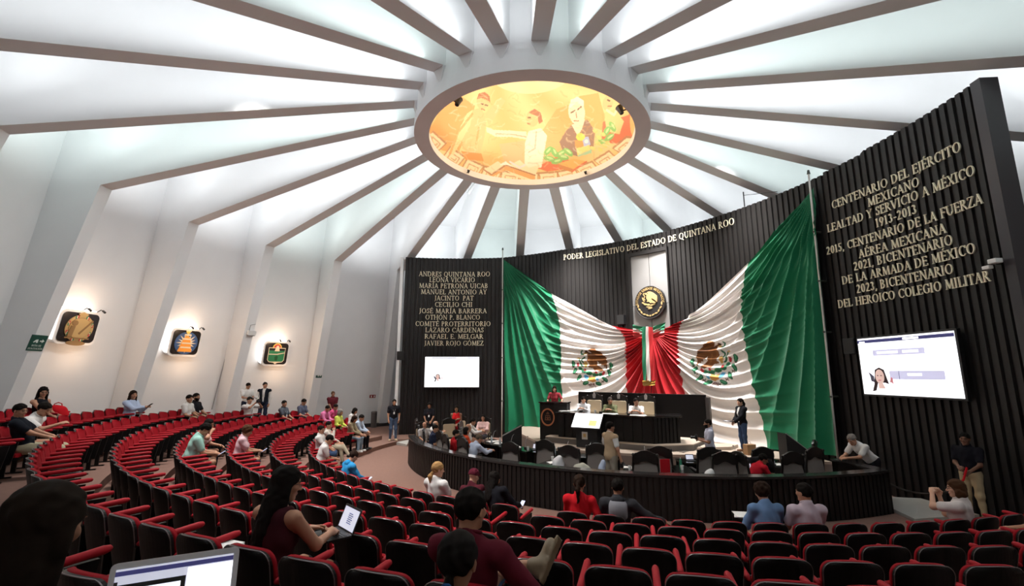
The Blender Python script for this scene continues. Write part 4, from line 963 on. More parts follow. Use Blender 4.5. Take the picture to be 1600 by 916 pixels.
ARM_R, ARM_L = arm_meshes(.261), arm_meshes(-.261)
ROWS = {1: (171.0, 260.21, 2.90), 2: (165.3, 258.75, 2.65), 3: (166.0, 259.95, 2.43), 4: (168.6, 258.96, 2.26), 5: (177.2, 257.88, 2.15), 6: (184.2, 248.64, 2.0), 7: (191.0, 250.6, 1.95), 8: (196.8, 250.4, 1.86)}
GAPS = {1: (248.2, 251.0), 2: (246.5, 250.0)}
def seat_list(k):
    a0, ph, p = ROWS[k]; n0 = math.ceil((a0 - ph) / p); return [ph + p * n for n in range(n0, 60) if ph + p * n < 322 and not (k in GAPS and GAPS[k][0] < ph + p * n < GAPS[k][1])]
SEATS = {k: seat_list(k) for k in ROWS}
def in_frame(P, m=45):
    X, Y, Z = P; d = Y * _ct + Z * _st
    if d < .35: return False
    x = 800 + FPX * X / d; y = 458 - FPX * (-Y * _st + Z * _ct) / d
    return -m < x < 1600 + m and y < 916 + 25
OCC = {}                                   # (row, index) -> who sits there, filled by the people list
def nearest_seat(k, az): return min(range(len(SEATS[k])), key=lambda i: abs(SEATS[k][i] - az))
def occupy(k, az, who): i = nearest_seat(k, az); OCC[(k, i)] = who; return SEATS[k][i]
def add_seat(k, i):
    az = SEATS[k][i]; r = row_r(k); p = pol(SCN, r, az, row_z(k)); who = OCC.get((k, i))
    rown = 'front row' if k == 1 else nth(k) + ' row from the front'
    lab = 'red and black tip-up seat, %s, %s from the left end' % (rown, nth(i + 1)) if not who else 'red and black seat under the %s, %s' % (who, 'front row' if k == 1 else nth(k) + ' row')
    root = thing('auditorium_seat', lab, 'seat', p, rad(az) + PI / 2, 'red auditorium seats'); kids = {}
    for n, me in (('back_shell', ME_SHELL), ('edge_trim', ME_TRIM), ('back_cushion', ME_CUSH)): kids[n] = bpy.data.objects.new(n, me)
    P3 = PAN_DN if who else PAN_UP
    pn = bpy.data.objects.new('seat_pan', P3[0]); COL.objects.link(pn); pn.parent = root
    for n, me in (('seat_cushion', P3[1]), ('number_plate', P3[2])): c = bpy.data.objects.new(n, me); COL.objects.link(c); c.parent = pn
    for n, me in (('armrest', ARM_R[0]), ('side_support', ARM_R[1])): kids[n] = bpy.data.objects.new(n, me)
    nxt = i == 0 or SEATS[k][i] - SEATS[k][i - 1] > ROWS[k][2] * 1.4
    for n, o in kids.items(): COL.objects.link(o); o.parent = root
    if nxt:
        for n, me in (('armrest', ARM_L[0]), ('side_support', ARM_L[1])): o = bpy.data.objects.new(n, me); COL.objects.link(o); o.parent = root
def build_seats():
    for k in SEATS:
        for i, az in enumerate(SEATS[k]):
            if in_frame(pol(SCN, row_r(k), az, row_z(k) + .86)): add_seat(k, i)
# ------------------------------------------------------------------ people: smooth bodies grown from distance fields
def surf_nets(f, lo, hi, h):
    lo = np.array(lo, float); n = np.ceil((np.array(hi) - lo) / h).astype(int) + 1
    ax = [lo[i] + h * np.arange(n[i]) for i in range(3)]
    G = np.stack(np.meshgrid(*ax, indexing='ij'), -1).reshape(-1, 3)
    v = f(G).reshape(n); s = v < 0
    c = s[:-1, :-1, :-1].astype(np.int8)
    cnt = sum(s[a:n[0] - 1 + a, b_:n[1] - 1 + b_, c_:n[2] - 1 + c_].astype(np.int8) for a in (0, 1) for b_ in (0, 1) for c_ in (0, 1))
    act = (cnt > 0) & (cnt < 8); I = np.argwhere(act)
    if len(I) == 0: return np.zeros((0, 3)), np.zeros((0, 4), int)
    idx = -np.ones(act.shape, int); idx[tuple(I.T)] = np.arange(len(I))
    acc = np.zeros((len(I), 3)); num = np.zeros(len(I))
    for axn in range(3):
        o1, o2 = [a for a in range(3) if a != axn]
        for p in (0, 1):
            for q in (0, 1):
                A = np.zeros(3, int); A[o1] = p; A[o2] = q; B = A.copy(); B[axn] = 1
                va = v[tuple((I + A).T)]; vb = v[tuple((I + B).T)]; m = (va < 0) != (vb < 0)
                t = np.where(m, va / np.where(m, va - vb, 1), 0); P = I + A + (B - A) * t[:, None]
                acc[m] += P[m]; num[m] += 1
    V = lo + h * acc / num[:, None]; Fs = []
    for axn in range(3):
        o1, o2 = [(1, 2), (2, 0), (0, 1)][axn]
        sl0 = [slice(None)] * 3; sl1 = [slice(None)] * 3; sl0[axn] = slice(0, -1); sl1[axn] = slice(1, None)
        for o in (o1, o2): sl0[o] = slice(1, -1); sl1[o] = slice(1, -1)
        a = s[tuple(sl0)]; b_ = s[tuple(sl1)]; E = np.argwhere(a != b_); fl = a[tuple(E.T)]
        E = E.copy(); E[:, o1] += 1; E[:, o2] += 1
        q = []
        for d1, d2 in ((-1, -1), (0, -1), (0, 0), (-1, 0)):
            C = E.copy(); C[:, o1] += d1; C[:, o2] += d2; q.append(idx[tuple(C.T)])
        q = np.stack(q, 1); q[~fl] = q[~fl][:, ::-1]; Fs.append(q)
    F = np.concatenate(Fs); F = F[(F >= 0).all(1)]
    return V, F
def d_cone(P, a, b, ra, rb):
    a = np.asarray(a, float); d = np.asarray(b, float) - a; L = d @ d + 1e-12
    t = np.clip((P - a) @ d / L, 0, 1); return np.linalg.norm(P - a - t[:, None] * d, axis=1) - (ra + t * (rb - ra))
def d_ell(P, c, r, R=None):
    q = P - np.asarray(c, float)
    if R is not None: q = q @ R
    r = np.asarray(r, float); k0 = np.linalg.norm(q / r, axis=1); k1 = np.linalg.norm(q / (r * r), axis=1) + 1e-9
    return k0 * (k0 - 1) / k1
def smin(a, b, k):
    h = np.clip(.5 + .5 * (b - a) / k, 0, 1); return b * (1 - h) + a * h - k * h * (1 - h)
def union(L, k=.03):
    d = L[0]
    for x in L[1:]: d = smin(d, x, k)
    return d
def R3(yaw=0, pitch=0, roll=0):
    """pitch forward positive (tips +Z towards +Y), roll to the right positive, yaw to the left positive; columns are local axes"""
    cy, sy = math.cos(rad(yaw)), math.sin(rad(yaw)); cp, sp = math.cos(rad(pitch)), math.sin(rad(pitch)); cr, sr = math.cos(rad(roll)), math.sin(rad(roll))
    Z = np.array([[cy, -sy, 0], [sy, cy, 0], [0, 0, 1]]); X = np.array([[1, 0, 0], [0, cp, sp], [0, -sp, cp]]); Y = np.array([[cr, 0, sr], [0, 1, 0], [-sr, 0, cr]])
    return Z @ X @ Y

# heads, hair and hands are made once in their own frame (face looks along +Y)
def head_sdf(fem):
    def f(P):
        x = np.abs(P[:, 0]); Q = np.stack([x, P[:, 1], P[:, 2]], 1)
        d = d_ell(P, (0, -.012, .030), (.074, .094, .088))
        d = smin(d, d_ell(P, (0, .022, -.035), (.060 if not fem else .056, .064, .076)), .035)
        d = smin(d, d_ell(P, (0, .062, -.095), (.026 if fem else .032, .024, .020)), .03)
        d = smin(d, d_cone(P, (0, .082, .012), (0, .106, -.024), .007, .0125), .014)
        d = smin(d, d_ell(Q, (.013, .092, -.027), (.009, .010, .007)), .008)
        d = smin(d, d_ell(Q, (.028, .078, .028), (.026, .012, .008)), .014)
        d = smin(d, d_ell(Q, (.045, .058, -.018), (.020, .018, .020)), .02)
        d = -smin(-d, d_ell(Q, (.031, .092, .008), (.016, .012, .010)), .010)
        d = smin(d, d_ell(Q, (.031, .074, .007), (.0135, .0125, .011)), .003)
        d = smin(d, d_ell(P, (0, .084, -.055), (.023, .010, .0055)), .006); d = smin(d, d_ell(P, (0, .082, -.065), (.019, .011, .006)), .006)
        d = smin(d, d_ell(Q, (.077, -.008, -.004), (.009, .020, .030)), .010)
        d = smin(d, d_cone(P, (0, -.02, -.06), (0, -.035, -.17), .052 if not fem else .046, .056 if not fem else .048), .03)
        return d
    return f
_heads = {}
def get_head(fem):
    if fem not in _heads:
        V, F = surf_nets(head_sdf(fem), (-.10, -.13, -.19), (.10, .13, .13), .0062)
        c = V[F].mean(1); ax = np.abs(c[:, 0]); mi = np.zeros(len(F), int)
        mi[(((ax - .031) / .0115) ** 2 + ((c[:, 2] - .007) / .0075) ** 2 < 1) & (c[:, 1] > .07)] = 1          # eyes
        mi[(((ax - .031) / .021) ** 2 + ((c[:, 2] - .030 - .004 * (1 - ((ax - .03) / .02) ** 2)) / .0048) ** 2 < 1) & (c[:, 1] > .06)] = 2   # brows
        mi[((c[:, 0] / .024) ** 2 + ((c[:, 2] + .060) / .009) ** 2 < 1) & (c[:, 1] > .078)] = 3                # lips
        _heads[fem] = (V, F, mi)
    return _heads[fem]
def hair_sdf(style):
    def f(P):
        x, y, z = P[:, 0], P[:, 1], P[:, 2]; ax = np.abs(x); Q = np.stack([ax, y, z], 1)
        n = .0035 * np.sin(70 * x + 3 * np.sin(40 * z)) * np.sin(55 * y + 2) + .002 * np.sin(130 * x + 50 * z)
        cap = d_ell(P, (0, -.016, .036), (.086, .104, .096)) + n
        face = y * .80 - z * .60 - .030                              # keeps the face free
        if style == 'short':
            d = np.maximum(cap, face); d = np.maximum(d, -.052 - z - np.clip(-y, 0, 1) * .4); d = np.maximum(d, y * .9 - z * .25 - .062)
            side = (y > .012) & (z < .02); d = np.where(side, np.maximum(d, .02 - z), d)
        elif style == 'balding':
            d = np.maximum(cap + .006, np.maximum(y - .01, z - .045)); d = np.maximum(d, -.05 - z)
        elif style == 'cap':
            d = np.maximum(cap - .004, face + .0); d = np.maximum(d, .01 - z)
            d = smin(d, d_ell(P, (0, .11, .045), (.065, .055, .008)), .01)
        else:
            d = np.maximum(cap, face)
            if style == 'long':
                d = smin(d, d_ell(P, (0, -.055, -.10), (.092, .052, .16)) + n, .03); d = smin(d, d_ell(Q, (.078, -.005, -.10), (.022, .034, .14)) + n, .02)
                d = smin(d, d_ell(P, (0, -.062, -.24), (.085, .038, .13)) + n, .03)
            elif style == 'verylong':
                d = smin(d, d_ell(P, (0, -.055, -.10), (.098, .062, .18)) + n, .03); d = smin(d, d_ell(Q, (.078, -.012, -.10), (.026, .040, .16)) + n, .02)
                d = smin(d, d_ell(P, (0, -.075, -.28), (.11, .052, .22)) + n, .04)
            elif style == 'ponytail':
                d = np.maximum(d, -.055 - z); d = smin(d, d_cone(P, (0, -.10, .03), (0, -.135, -.06), .03, .034) + n, .015); d = smin(d, d_cone(P, (0, -.135, -.06), (0, -.12, -.24), .034, .014) + n, .02)
            elif style == 'lowpony':
                d = np.maximum(d, -.07 - z); d = smin(d, d_cone(P, (0, -.095, -.05), (0, -.12, -.11), .022, .036) + n, .012); d = smin(d, d_cone(P, (0, -.12, -.11), (0, -.10, -.22), .036, .012) + n, .02)
            elif style == 'curly':
                m = .010 * np.sin(60 * x + 2) * np.sin(62 * y) * np.sin(58 * z + 1)
                d = np.maximum(d_ell(P, (0, -.025, .035), (.105, .118, .112)) + m, face - .004); d = np.maximum(d, -.085 - z)
            elif style == 'bob':
                d = smin(d, d_ell(P, (0, -.05, -.055), (.095, .06, .085)) + n, .03); d = smin(d, d_ell(Q, (.076, .0, -.045), (.024, .04, .075)) + n, .02)
        return d
    return f
_hairs = {}
def get_hair(style):
    if style not in _hairs: _hairs[style] = surf_nets(hair_sdf(style), (-.14, -.18, -.52 if 'long' in style else -.27), (.14, .18, .17), .0075)
    return _hairs[style]
def hand_sdf(curl):
    def f(P):
        d = d_ell(P, (0, .045, 0), (.040, .054, .0165)); d = smin(d, d_cone(P, (0, -.03, 0), (0, .02, 0), .026, .026), .02)
        for x, l, sp in ((-.029, .066, -.05), (-.010, .076, -.01), (.010, .070, .03), (.028, .055, .08)):
            p = np.array([x, .085, .0]); a = 0
            for seg, r0, r1 in ((.46, .0098, .0092), (.30, .0092, .0086), (.24, .0086, .0074)):
                a += curl * (1.0 if seg == .46 else 1.25); q = p + l * seg * np.array([sp, math.cos(a), -math.sin(a)]); d = smin(d, d_cone(P, p, q, r0, r1), .004); p = q
        p = np.array([-.030, .022, -.004]); q = np.array([-.058, .058, -.014 - .012 * curl]); e = q + np.array([.004 + .012 * curl, .033, -.008 - .010 * curl])
        d = smin(d, d_cone(P, p, q, .014, .011), .010); d = smin(d, d_cone(P, q, e, .0105, .0085), .004)
        return d
    return f
_hands = {}
def get_hand(curl):
    if curl not in _hands: _hands[curl] = surf_nets(hand_sdf(curl), (-.085, -.05, -.095), (.055, .19, .035), .0058)
    return _hands[curl]

SKINS = {'light': (.62, .36, .25), 'tan': (.46, .235, .145), 'brown': (.30, .145, .085), 'dark': (.17, .08, .05)}
M_EYE = mat('eye_dark', (.03, .02, .018), .3)
def cloth(rgb, kind='cloth'): return mat('%s_%s' % (kind, '_'.join('%03d' % int(c * 1000) for c in rgb)), rgb, .9, var=.06, scale=30, spec=.12)
def hairmat(rgb): return mat('hair_%s' % '_'.join('%03d' % int(c * 1000) for c in rgb), rgb, .7, var=.25, scale=60, spec=.06)
BLK, DBR, BRN, GRY, BLD = (.010, .008, .007), (.022, .012, .008), (.075, .035, .018), (.22, .20, .18), (.38, .22, .09)

def ik(S, T, l1, l2, pole):
    d = T - S; L = np.linalg.norm(d); L2 = min(L, (l1 + l2) * .985); u = d / L; T = S + u * L2
    a = (l1 * l1 - l2 * l2 + L2 * L2) / (2 * L2); h = math.sqrt(max(l1 * l1 - a * a, 0))
    p = pole - u * (pole @ u); p /= np.linalg.norm(p) + 1e-9
    return S + u * a + p * h, T
PEOPLE = {}
def person(label, pos, heading, H=1.70, pose='stand', fem=False, b=1.0, lean=0, side=0, twist=0, head=(0, 0, 0), lw=None, rw=None, lpole=None, rpole=None, lcurl=.45, rcurl=.45,
           skin='tan', hair=('short', BLK), top=('tee', (.02, .02, .02)), inner=None, bottom=((.03, .04, .07),), shoes=(.02, .02, .02), legs=None, legs_boot=False, glasses=False, beard=None, res=.02, seat_h=.55, group=None, badge=None, sleeve_skin=True):
    """heading: world angle the person faces; pos: floor point under the pelvis. lw / rw: wrists in the person's own frame (x right, y ahead, z up)"""
    s = H / 1.72
    root = thing('person', label, 'person', tuple(pos), heading - PI / 2, group)
    A_ = lambda *p: np.array(p, float)
    sit = pose == 'sit'
    pel = A_(0, 0, seat_h / s if sit else .93)
    if pose == 'stand' and legs is None: legs = (((.10, .02, .49), (.115, -.02, .085), (.15, .13)), ((-.10, .02, .49), (-.115, -.02, .085), (-.15, .13)))
    if sit and legs is None: legs = (((.13, .43, pel[2] - .03), (.13, .42, .085), (.15, .58)), ((-.13, .43, pel[2] - .03), (-.13, .42, .085), (-.15, .58)))
    Rt = R3(twist * .6, lean, side)
    tp = lambda x, y, z: pel + Rt @ A_(x, y, z)
    Rs = R3(twist, lean, side); sh = lambda x, y, z: pel + Rs @ A_(x, y, z)
    chest, neck = tp(0, .0, .33), tp(0, -.012, .505)
    shw = .172 if fem else .188
    SR, SL = sh(shw, -.01, .445), sh(-shw, -.01, .445)
    Rh = R3(twist * .5 + head[0], lean * .45 + head[1], side * .4 + head[2])
    hc = neck + R3(0, lean * .8 + head[1] * .5, side) @ A_(0, .012, .10) + Rh @ A_(0, .012, .055)
    if rw is None: rw = (.25, .04, .80) if not sit else (.13, .34, pel[2] + .10)
    if lw is None: lw = (-.25, .04, .80) if not sit else (-.13, .34, pel[2] + .10)
    U1, U2 = .285, .25
    ER, WR = ik(SR, A_(*rw), U1, U2, A_(*(rpole or (.55, -.6, -.6)))); EL, WL = ik(SL, A_(*lw), U1, U2, A_(*(lpole or (-.55, -.6, -.6))))
    hips = [pel + A_(.088, .0, -.03), pel + A_(-.088, .0, -.03)]
    K = [A_(*l[0]) for l in legs]; N = [A_(*l[1]) for l in legs]; toes = []
    for l, n in zip(legs, N): toes.append(A_(l[2][0], l[2][1], l[2][2] if len(l[2]) > 2 else .035))
    g = 1 + (b - 1) * .5
    def torso(P, o, low=True):
        L = [d_ell(P, tp(0, .005, .33), (.150 * g + o, .108 * g + o, .185 + o), Rt), d_ell(P, tp(0, .008 + .03 * (b - 1), .13), ((.128 if fem else .138) * b + o, .100 * b + .03 * (b - 1) + o, .15 + o), Rt),
             d_ell(P, pel + A_(0, -.005, .0), ((.160 if fem else .150) * g + o, .115 * g + o, .115 + o)), d_cone(P, SR, SL, .052 + o, .052 + o), d_cone(P, chest, neck, .08 + o, .055 + o * .6)]
        if fem:
            for x in (-.068, .068): L.append(d_ell(P, tp(x, .085, .30), (.062 + o * .5, .055 + o * .5, .062 + o * .5), Rt))
        return union(L, .05)
    def arms(P, o, f):
        L = []
        for S_, E_, W_ in ((SR, ER, WR), (SL, EL, WL)):
            if f <= 1:
                L.append(d_cone(P, S_, S_ + (E_ - S_) * f, .050 * g + o, .044 * g + o))
            else:
                L.append(d_cone(P, S_, E_, .050 * g + o, .042 * g + o)); L.append(d_cone(P, E_, E_ + (W_ - E_) * (f - 1), .040 * g + o, .031 + o))
        return L
    def legf(P, o):
        L = []
        for h_, k_, n_ in zip(hips, K, N): L += [d_cone(P, h_, k_, .083 * g + o, .056 * g + o), d_cone(P, k_, n_ + (k_ - n_) * .02, .056 * g + o, .037 + o * 1.2)]
        return L
    allp = np.array([pel, chest, neck, SR, SL, ER, EL, WR, WL, *hips, *K, *N, *toes, hc])
    lo, hi = allp.min(0) - .20, allp.max(0) + .22
    clo = lambda L_: (np.array(L_).min(0) - .24, np.array(L_).max(0) + .24)
    # body: one continuous surface, with face and hands
    def fb(P):
        d = union([torso(P, -.006)] + arms(P, -.004, 2) + legf(P, -.004), .03)
        d = smin(d, d_cone(P, neck - Rt @ A_(0, 0, .03), hc + Rh @ A_(0, -.02, -.05), .056 if not fem else .048, .050 if not fem else .044), .03)
        for n_, t_2 in zip(N, toes): d = smin(d, d_cone(P, n_ + A_(0, 0, -.03), t_2, .034, .026), .02)
        return d
    V, F = surf_nets(fb, lo, hi, max(res, .016)); V = V * s
    mi = [np.zeros(len(F), int)]; VV = [V]; FF = [F]; n = len(V)
    hv, hf, hm = get_head(fem); hk = 1.02
    VV.append((hc + (hv * hk) @ Rh.T) * s); FF.append(hf + n); mi.append(hm); n += len(hv)
    tips = []
    for W_, E_, sg, curl in ((WR, ER, 1, rcurl), (WL, EL, -1, lcurl)):
        v, f = get_hand(curl); v = v.copy() * 1.03
        if sg < 0: v[:, 0] *= -1; f = f[:, ::-1]
        y = (W_ - E_) / np.linalg.norm(W_ - E_); up = A_(sg * .5, 0, .85) if abs(y[2]) < .75 else A_(sg * 1, .25, 0)
        z = up - y * (up @ y); z /= np.linalg.norm(z); x = np.cross(y, z); Mh = np.stack([x, y, z], 1)
        VV.append((W_ + v @ Mh.T) * s); FF.append(f + n); mi.append(np.zeros(len(f), int)); n += len(v); tips.append((W_ + Mh @ A_(0, .09, -.02)) * s)
    sk = SKINS[skin]; ms = mat('skin_' + skin, sk, .55, spec=.35)
    lips = mat('lips_' + skin, (sk[0] * .85, sk[1] * .55, sk[2] * .6), .5)
    mesh_np('body', np.concatenate(VV), np.concatenate(FF), [ms, M_EYE, hairmat(hair[1] if hair[0] != 'none' else BLK), lips], root, midx=np.concatenate(mi))
    if hair[0] != 'none':
        v, f = get_hair(hair[0]); mesh_np('cap' if hair[0] == 'cap' else 'hair', (hc + (v * hk) @ Rh.T) * s, f, hairmat(hair[1]), root)
    if beard:
        def fbd(P): return np.maximum(np.maximum(head_sdf(fem)(P) - .006, P[:, 2] + .038 - np.abs(P[:, 0]) * .25), np.maximum(.02 - P[:, 1], -((P[:, 0] / .022) ** 2 + ((P[:, 2] + .060) / .008) ** 2 - 1) * .01))
        v, f = surf_nets(fbd, (-.10, 0, -.13), (.10, .13, 0), .007); mesh_np('beard', (hc + (v * hk) @ Rh.T) * s, f, hairmat(beard), root)
    if glasses:
        m = MB(); T_l = lambda *p: tuple((hc + Rh @ (A_(*p) * hk)) * s)
        for sg in (-1, 1):
            m.tube([T_l(sg * (.031 + .019 * math.cos(t)), .100 - .004 * abs(math.cos(t)), .006 + .014 * math.sin(t)) for t in np.linspace(0, 2 * PI, 13)], .0018 * s, 5); m.tube([T_l(sg * .050, .097, .010), T_l(sg * .078, .02, .012)], .0018 * s, 5)
        m.tube([T_l(-.012, .102, .010), T_l(.012, .102, .010)], .0018 * s, 5); m.build('glasses', M_BLACKPL, root)
    # clothes
    wr = lambda P: .004 * np.sin(38 * P[:, 2] + 9 * P[:, 0] + 3) * np.sin(14 * P[:, 0] + 11 * P[:, 1]) + .003 * np.sin(60 * P[:, 0] + 25 * P[:, 2])
    hemz = -.10 if not sit else -.04
    kind, col = top[0], top[1]
    def hem(P, z): return z - (P - pel) @ (Rt @ A_(0, 0, 1))
    def garment(nm, o, f, c, z=hemz, cut=None, k=.035, narrow=0):
        def fs(P):
            L = [torso(P, o)] + (arms(P, o + .006 if f <= 1 else o - .001, f) if f else []) + ([d_cone(P, neck + Rt @ A_(0, -.015, -.07), neck + Rt @ A_(0, -.016, .03), .088, .064)] if kind != 'tank' else []); d = union(L, k) + wr(P)
            d = np.maximum(d, hem(P, z)); nk = d_cone(P, neck + Rt @ A_(0, .014, .040), neck + Rt @ A_(0, .03, .2), .058 if kind != 'tank' else .085, .10); d = np.maximum(d, -nk)
            if narrow: q = (P - pel) @ Rs; d = np.maximum(d, np.where(q[:, 2] > .33, np.abs(q[:, 0]) - narrow - .35 * np.clip(.45 - q[:, 2], 0, .1), -1))
            if cut == 'open': q = (P - pel) @ Rt; d = np.maximum(d, -np.maximum(np.abs(q[:, 0]) - (.018 + .14 * np.clip(q[:, 2], 0, 1) * .5), -q[:, 1]))
            return d
        l2, h2 = clo([pel, chest, neck, SR, SL, ER, EL, WR, WL] if f > 1 else [pel, chest, neck, SR, SL, ER, EL])
        v, ff = surf_nets(fs, l2, h2, res); return mesh_np(nm, v * s, ff, cloth(c), root)
    def collar(c):
        m = MB(); ring = [tuple((neck + Rt @ A_(.066 * math.cos(t), .012 + .064 * math.sin(t), .040 - .026 * math.sin(t))) * s) for t in np.linspace(PI * .5, PI * 2.5, 15)]
        m.tube(ring, .014 * s, 6); m.build('collar', cloth(c), root, smooth=True)
    if kind in ('tee', 'polo', 'shirt'):
        garment('shirt', .014, .66 if kind != 'tank' else 0, col)
        if kind != 'tee': collar(col)
    elif kind == 'long': garment('shirt', .015, 1.92, col); collar(col)
    elif kind == 'blouse': garment('blouse', .014, 1.90, col)
    elif kind == 'tank': garment('top', .010, 0, col, narrow=.125)
    elif kind == 'dress':
        garment('dress', .014, .6 if len(top) < 3 else top[2], col)
    elif kind == 'jacket':
        garment('shirt', .009, 0, inner or (.75, .73, .70)); garment('jacket', .024, 1.93, col, z=-.20 if not sit else -.05, cut='open'); collar(col)
    elif kind == 'vest':
        garment('shirt', .010, .7 if len(top) < 3 else top[2], inner or (.75, .75, .75)); garment('vest', .026, 0, col, z=-.12, cut='open'); collar(inner or (.75, .75, .75))
    elif kind == 'hoodie':
        garment('hoodie', .024, 1.95, col)
        v, f = surf_nets(lambda P: d_ell(P, neck + Rt @ A_(0, -.06, -.01), (.10, .055, .075), Rt), neck - .2, neck + .2, res); mesh_np('hood', v * s, f, cloth(col), root)
    bc = bottom[0]; short = len(bottom) > 1 and bottom[1] == 'skirt'
    def ft(P):
        d = union([d_ell(P, pel + A_(0, -.005, -.005), (.162 * g, .128 * g, .125))] + legf(P, .010), .05) + wr(P) * .8
        d = np.maximum(d, (P - pel) @ (Rt @ A_(0, 0, 1)) - .06)
        for n_ in N: d = np.maximum(d, .045 - np.linalg.norm(P - n_ - A_(0, 0, -.045), axis=1))
        return d
    if short:
        def ft(P):
            L = [d_ell(P, pel + A_(0, -.005, -.005), (.165 * g, .13 * g, .13))] + [d_cone(P, h_, h_ + (k_ - h_) * .95, .10 * g, .085) for h_, k_ in zip(hips, K)] + [d_cone(P, (hips[0] + hips[1]) / 2, (K[0] + K[1]) / 2, .09, .08)]
            return np.maximum(union(L, .05), (P - pel) @ (Rt @ A_(0, 0, 1)) - .06)
    l2, h2 = clo([pel, *hips, *K, *N]); v, f = surf_nets(ft, l2, h2, res)
    mesh_np('skirt' if short else 'trousers', v * s, f, cloth(bc), root)
    for n_, t_2 in zip(N, toes):
        hl = n_ + A_(0, 0, -.045) - (t_2 - n_) * A_(.28, .28, 0); kn = K[[id(q) for q in N].index(id(n_))]
        fw = (t_2 - hl) / np.linalg.norm(t_2 - hl); lg = kn - n_; up = lg - fw * (lg @ fw); up /= np.linalg.norm(up) + 1e-9; rt = np.cross(fw, up); boot = legs_boot
        def fsH(P):
            q = P - hl; u = q @ up; w_ = q @ rt; f_ = q @ fw
            d = union([d_cone(P, hl, t_2, .040, .040), d_ell(P, t_2 - fw * .03, (.046, .06, .030), np.stack([rt, fw, up], 1)), d_cone(P, n_ + up * -.02, (hl + t_2) / 2, .044, .038)] + ([d_cone(P, n_, n_ + lg / np.linalg.norm(lg) * .06, .046, .050)] if boot else []), .02)
            d = np.maximum(d, -(u + .036))
            if boot: d = np.minimum(d, np.maximum(np.maximum(np.abs(u + .040) - .012, np.abs(w_) - (.036 + .012 * np.clip(f_ * 6, 0, 1))), np.abs(f_ - .10) - .150))
            return d
        l2, h2 = np.minimum(hl, t_2) - .10, np.maximum(n_, t_2) + .10; v, f = surf_nets(fsH, l2, h2, max(res * .7, .012)); mesh_np('shoe', v * s, f, mat('shoe_%s' % '_'.join('%03d' % int(c * 1000) for c in shoes), shoes, .5), root)
    if badge:
        m = MB(); p = (tp(0, .135 * g + .01, .22)) * s; m.box(tuple(p), (.06, .006, .09)); m.build('badge', M_WHITEPAPER, root)
        m = MB(); m.tube([tuple(tp(-.06, .03, .50) * s), tuple(tp(-.05, .13 * g, .36) * s), tuple(p + A_(0, .0, .045)), tuple(tp(.05, .13 * g, .36) * s), tuple(tp(.06, .03, .50) * s)], .004, 5); m.build('lanyard', cloth(badge), root)
    Rz = Matrix.Rotation(heading - PI / 2, 3, 'Z'); W = lambda p: Vector(pos) + Rz @ Vector(p)
    PEOPLE[label] = W(hc * s)
    return dict(root=root, hr=W(tips[0]), hl=W(tips[1]), head=W(hc * s), pel=W(pel * s), W=W, s=s)
def sitter(k, az, who, label, **kw):
    """person on the auditorium seat of row k at azimuth az"""
    saz = occupy(k, az, who); az2 = max(min(az, saz + .9), saz - .9)
    back = kw.pop('back', .20); r = row_r(k) - back; p = pol(SCN, r, az2, row_z(k)); turn = kw.pop('turn', 0)
    return person(label, p, rad(az2 + 180 + turn), pose='sit', **kw)
# ------------------------------------------------------------------ small things people hold or leave on the tables
M_SILVER = mat('silver', (.60, .60, .62), .3, metal=.6)
M_GLOW = mat('phone_screen', (.55, .65, .95), .2, emit=.4)
def rotm(z, x=0.0, y=0.0): return Matrix.Rotation(z, 4, 'Z') @ Matrix.Rotation(x, 4, 'X') @ Matrix.Rotation(y, 4, 'Y')
def phone(p, heading, label, tilt=35, dark=True, size=(.075, .15)):
    r = thing('phone', label, 'phone', tuple(p)); r.rotation_euler = (rad(tilt), 0, heading - PI / 2)
    b = MB(); b.rbox((0, 0, 0), (size[0], size[1], .009), .012); b.build('case', M_BLACKPL if dark else M_SILVER, r)
    b = MB(); b.box((0, 0, .0052), (size[0] - .008, size[1] - .012, .001)); b.build('display', M_GLOW, r); return r
def laptop(p, heading, label, lid=105, w=.33, dark=False, tablet=False, base_tilt=0, roll=0):
    r = thing('tablet_computer' if tablet else 'laptop', label, 'tablet' if tablet else 'laptop', tuple(p)); r.rotation_euler = (rad(base_tilt), rad(roll), heading - PI / 2)
    m = M_BLACKPL if dark else M_SILVER; d = w * .68
    b = MB(); b.rbox((0, 0, .008), (w, d, .016), .012); base = b.build('base', m, r)
    b = MB()
    for i in range(11):
        for j in range(4): b.box((-w * .42 + w * .084 * i, -.01 + .022 * j, .0175), (w * .07, .017, .003))
    b.build('keyboard', mat('keys', (.03, .03, .035), .5), base)
    M = Matrix.Translation((0, d / 2, .016)) @ Matrix.Rotation(rad(lid - 90), 4, 'X')
    Mt = Matrix.Translation((0, d / 2, .016)) @ Matrix.Rotation(-rad(lid - 90), 4, 'X')
    M4 = Mt @ Matrix(((1, 0, 0, 0), (0, 0, -1, 0), (0, 1, 0, d * .46), (0, 0, 0, 1)))
    b = MB(); b.rbox((0, 0, -.004), (w, d * .95, .008), .014); b.v = [tuple(M4 @ Vector(v)) for v in b.v]; lidm = b.build('lid', m, r)
    def scr(x0, y0, x1, y1, mt, nm, z):
        b = MB(); b.box(((x0 + x1) / 2 * (w - .03), (y0 + y1) / 2 * (d * .95 - .035), z), ((x1 - x0) * (w - .03), (y1 - y0) * (d * .95 - .035), .001)); b.v = [tuple(M4 @ Vector(v)) for v in b.v]; b.build(nm, mt, lidm)
    scr(-.5, -.5, .5, .5, mat('laptop_screen', (.80, .82, .98), .3, emit=.26), 'display', .001)
    return scr
def prop(name, label, cat, p, rz, parts, group=None):
    r = thing(name, label, cat, tuple(p), rz, group)
    for n, b, m in parts: b.build(n, m, r)
    return r
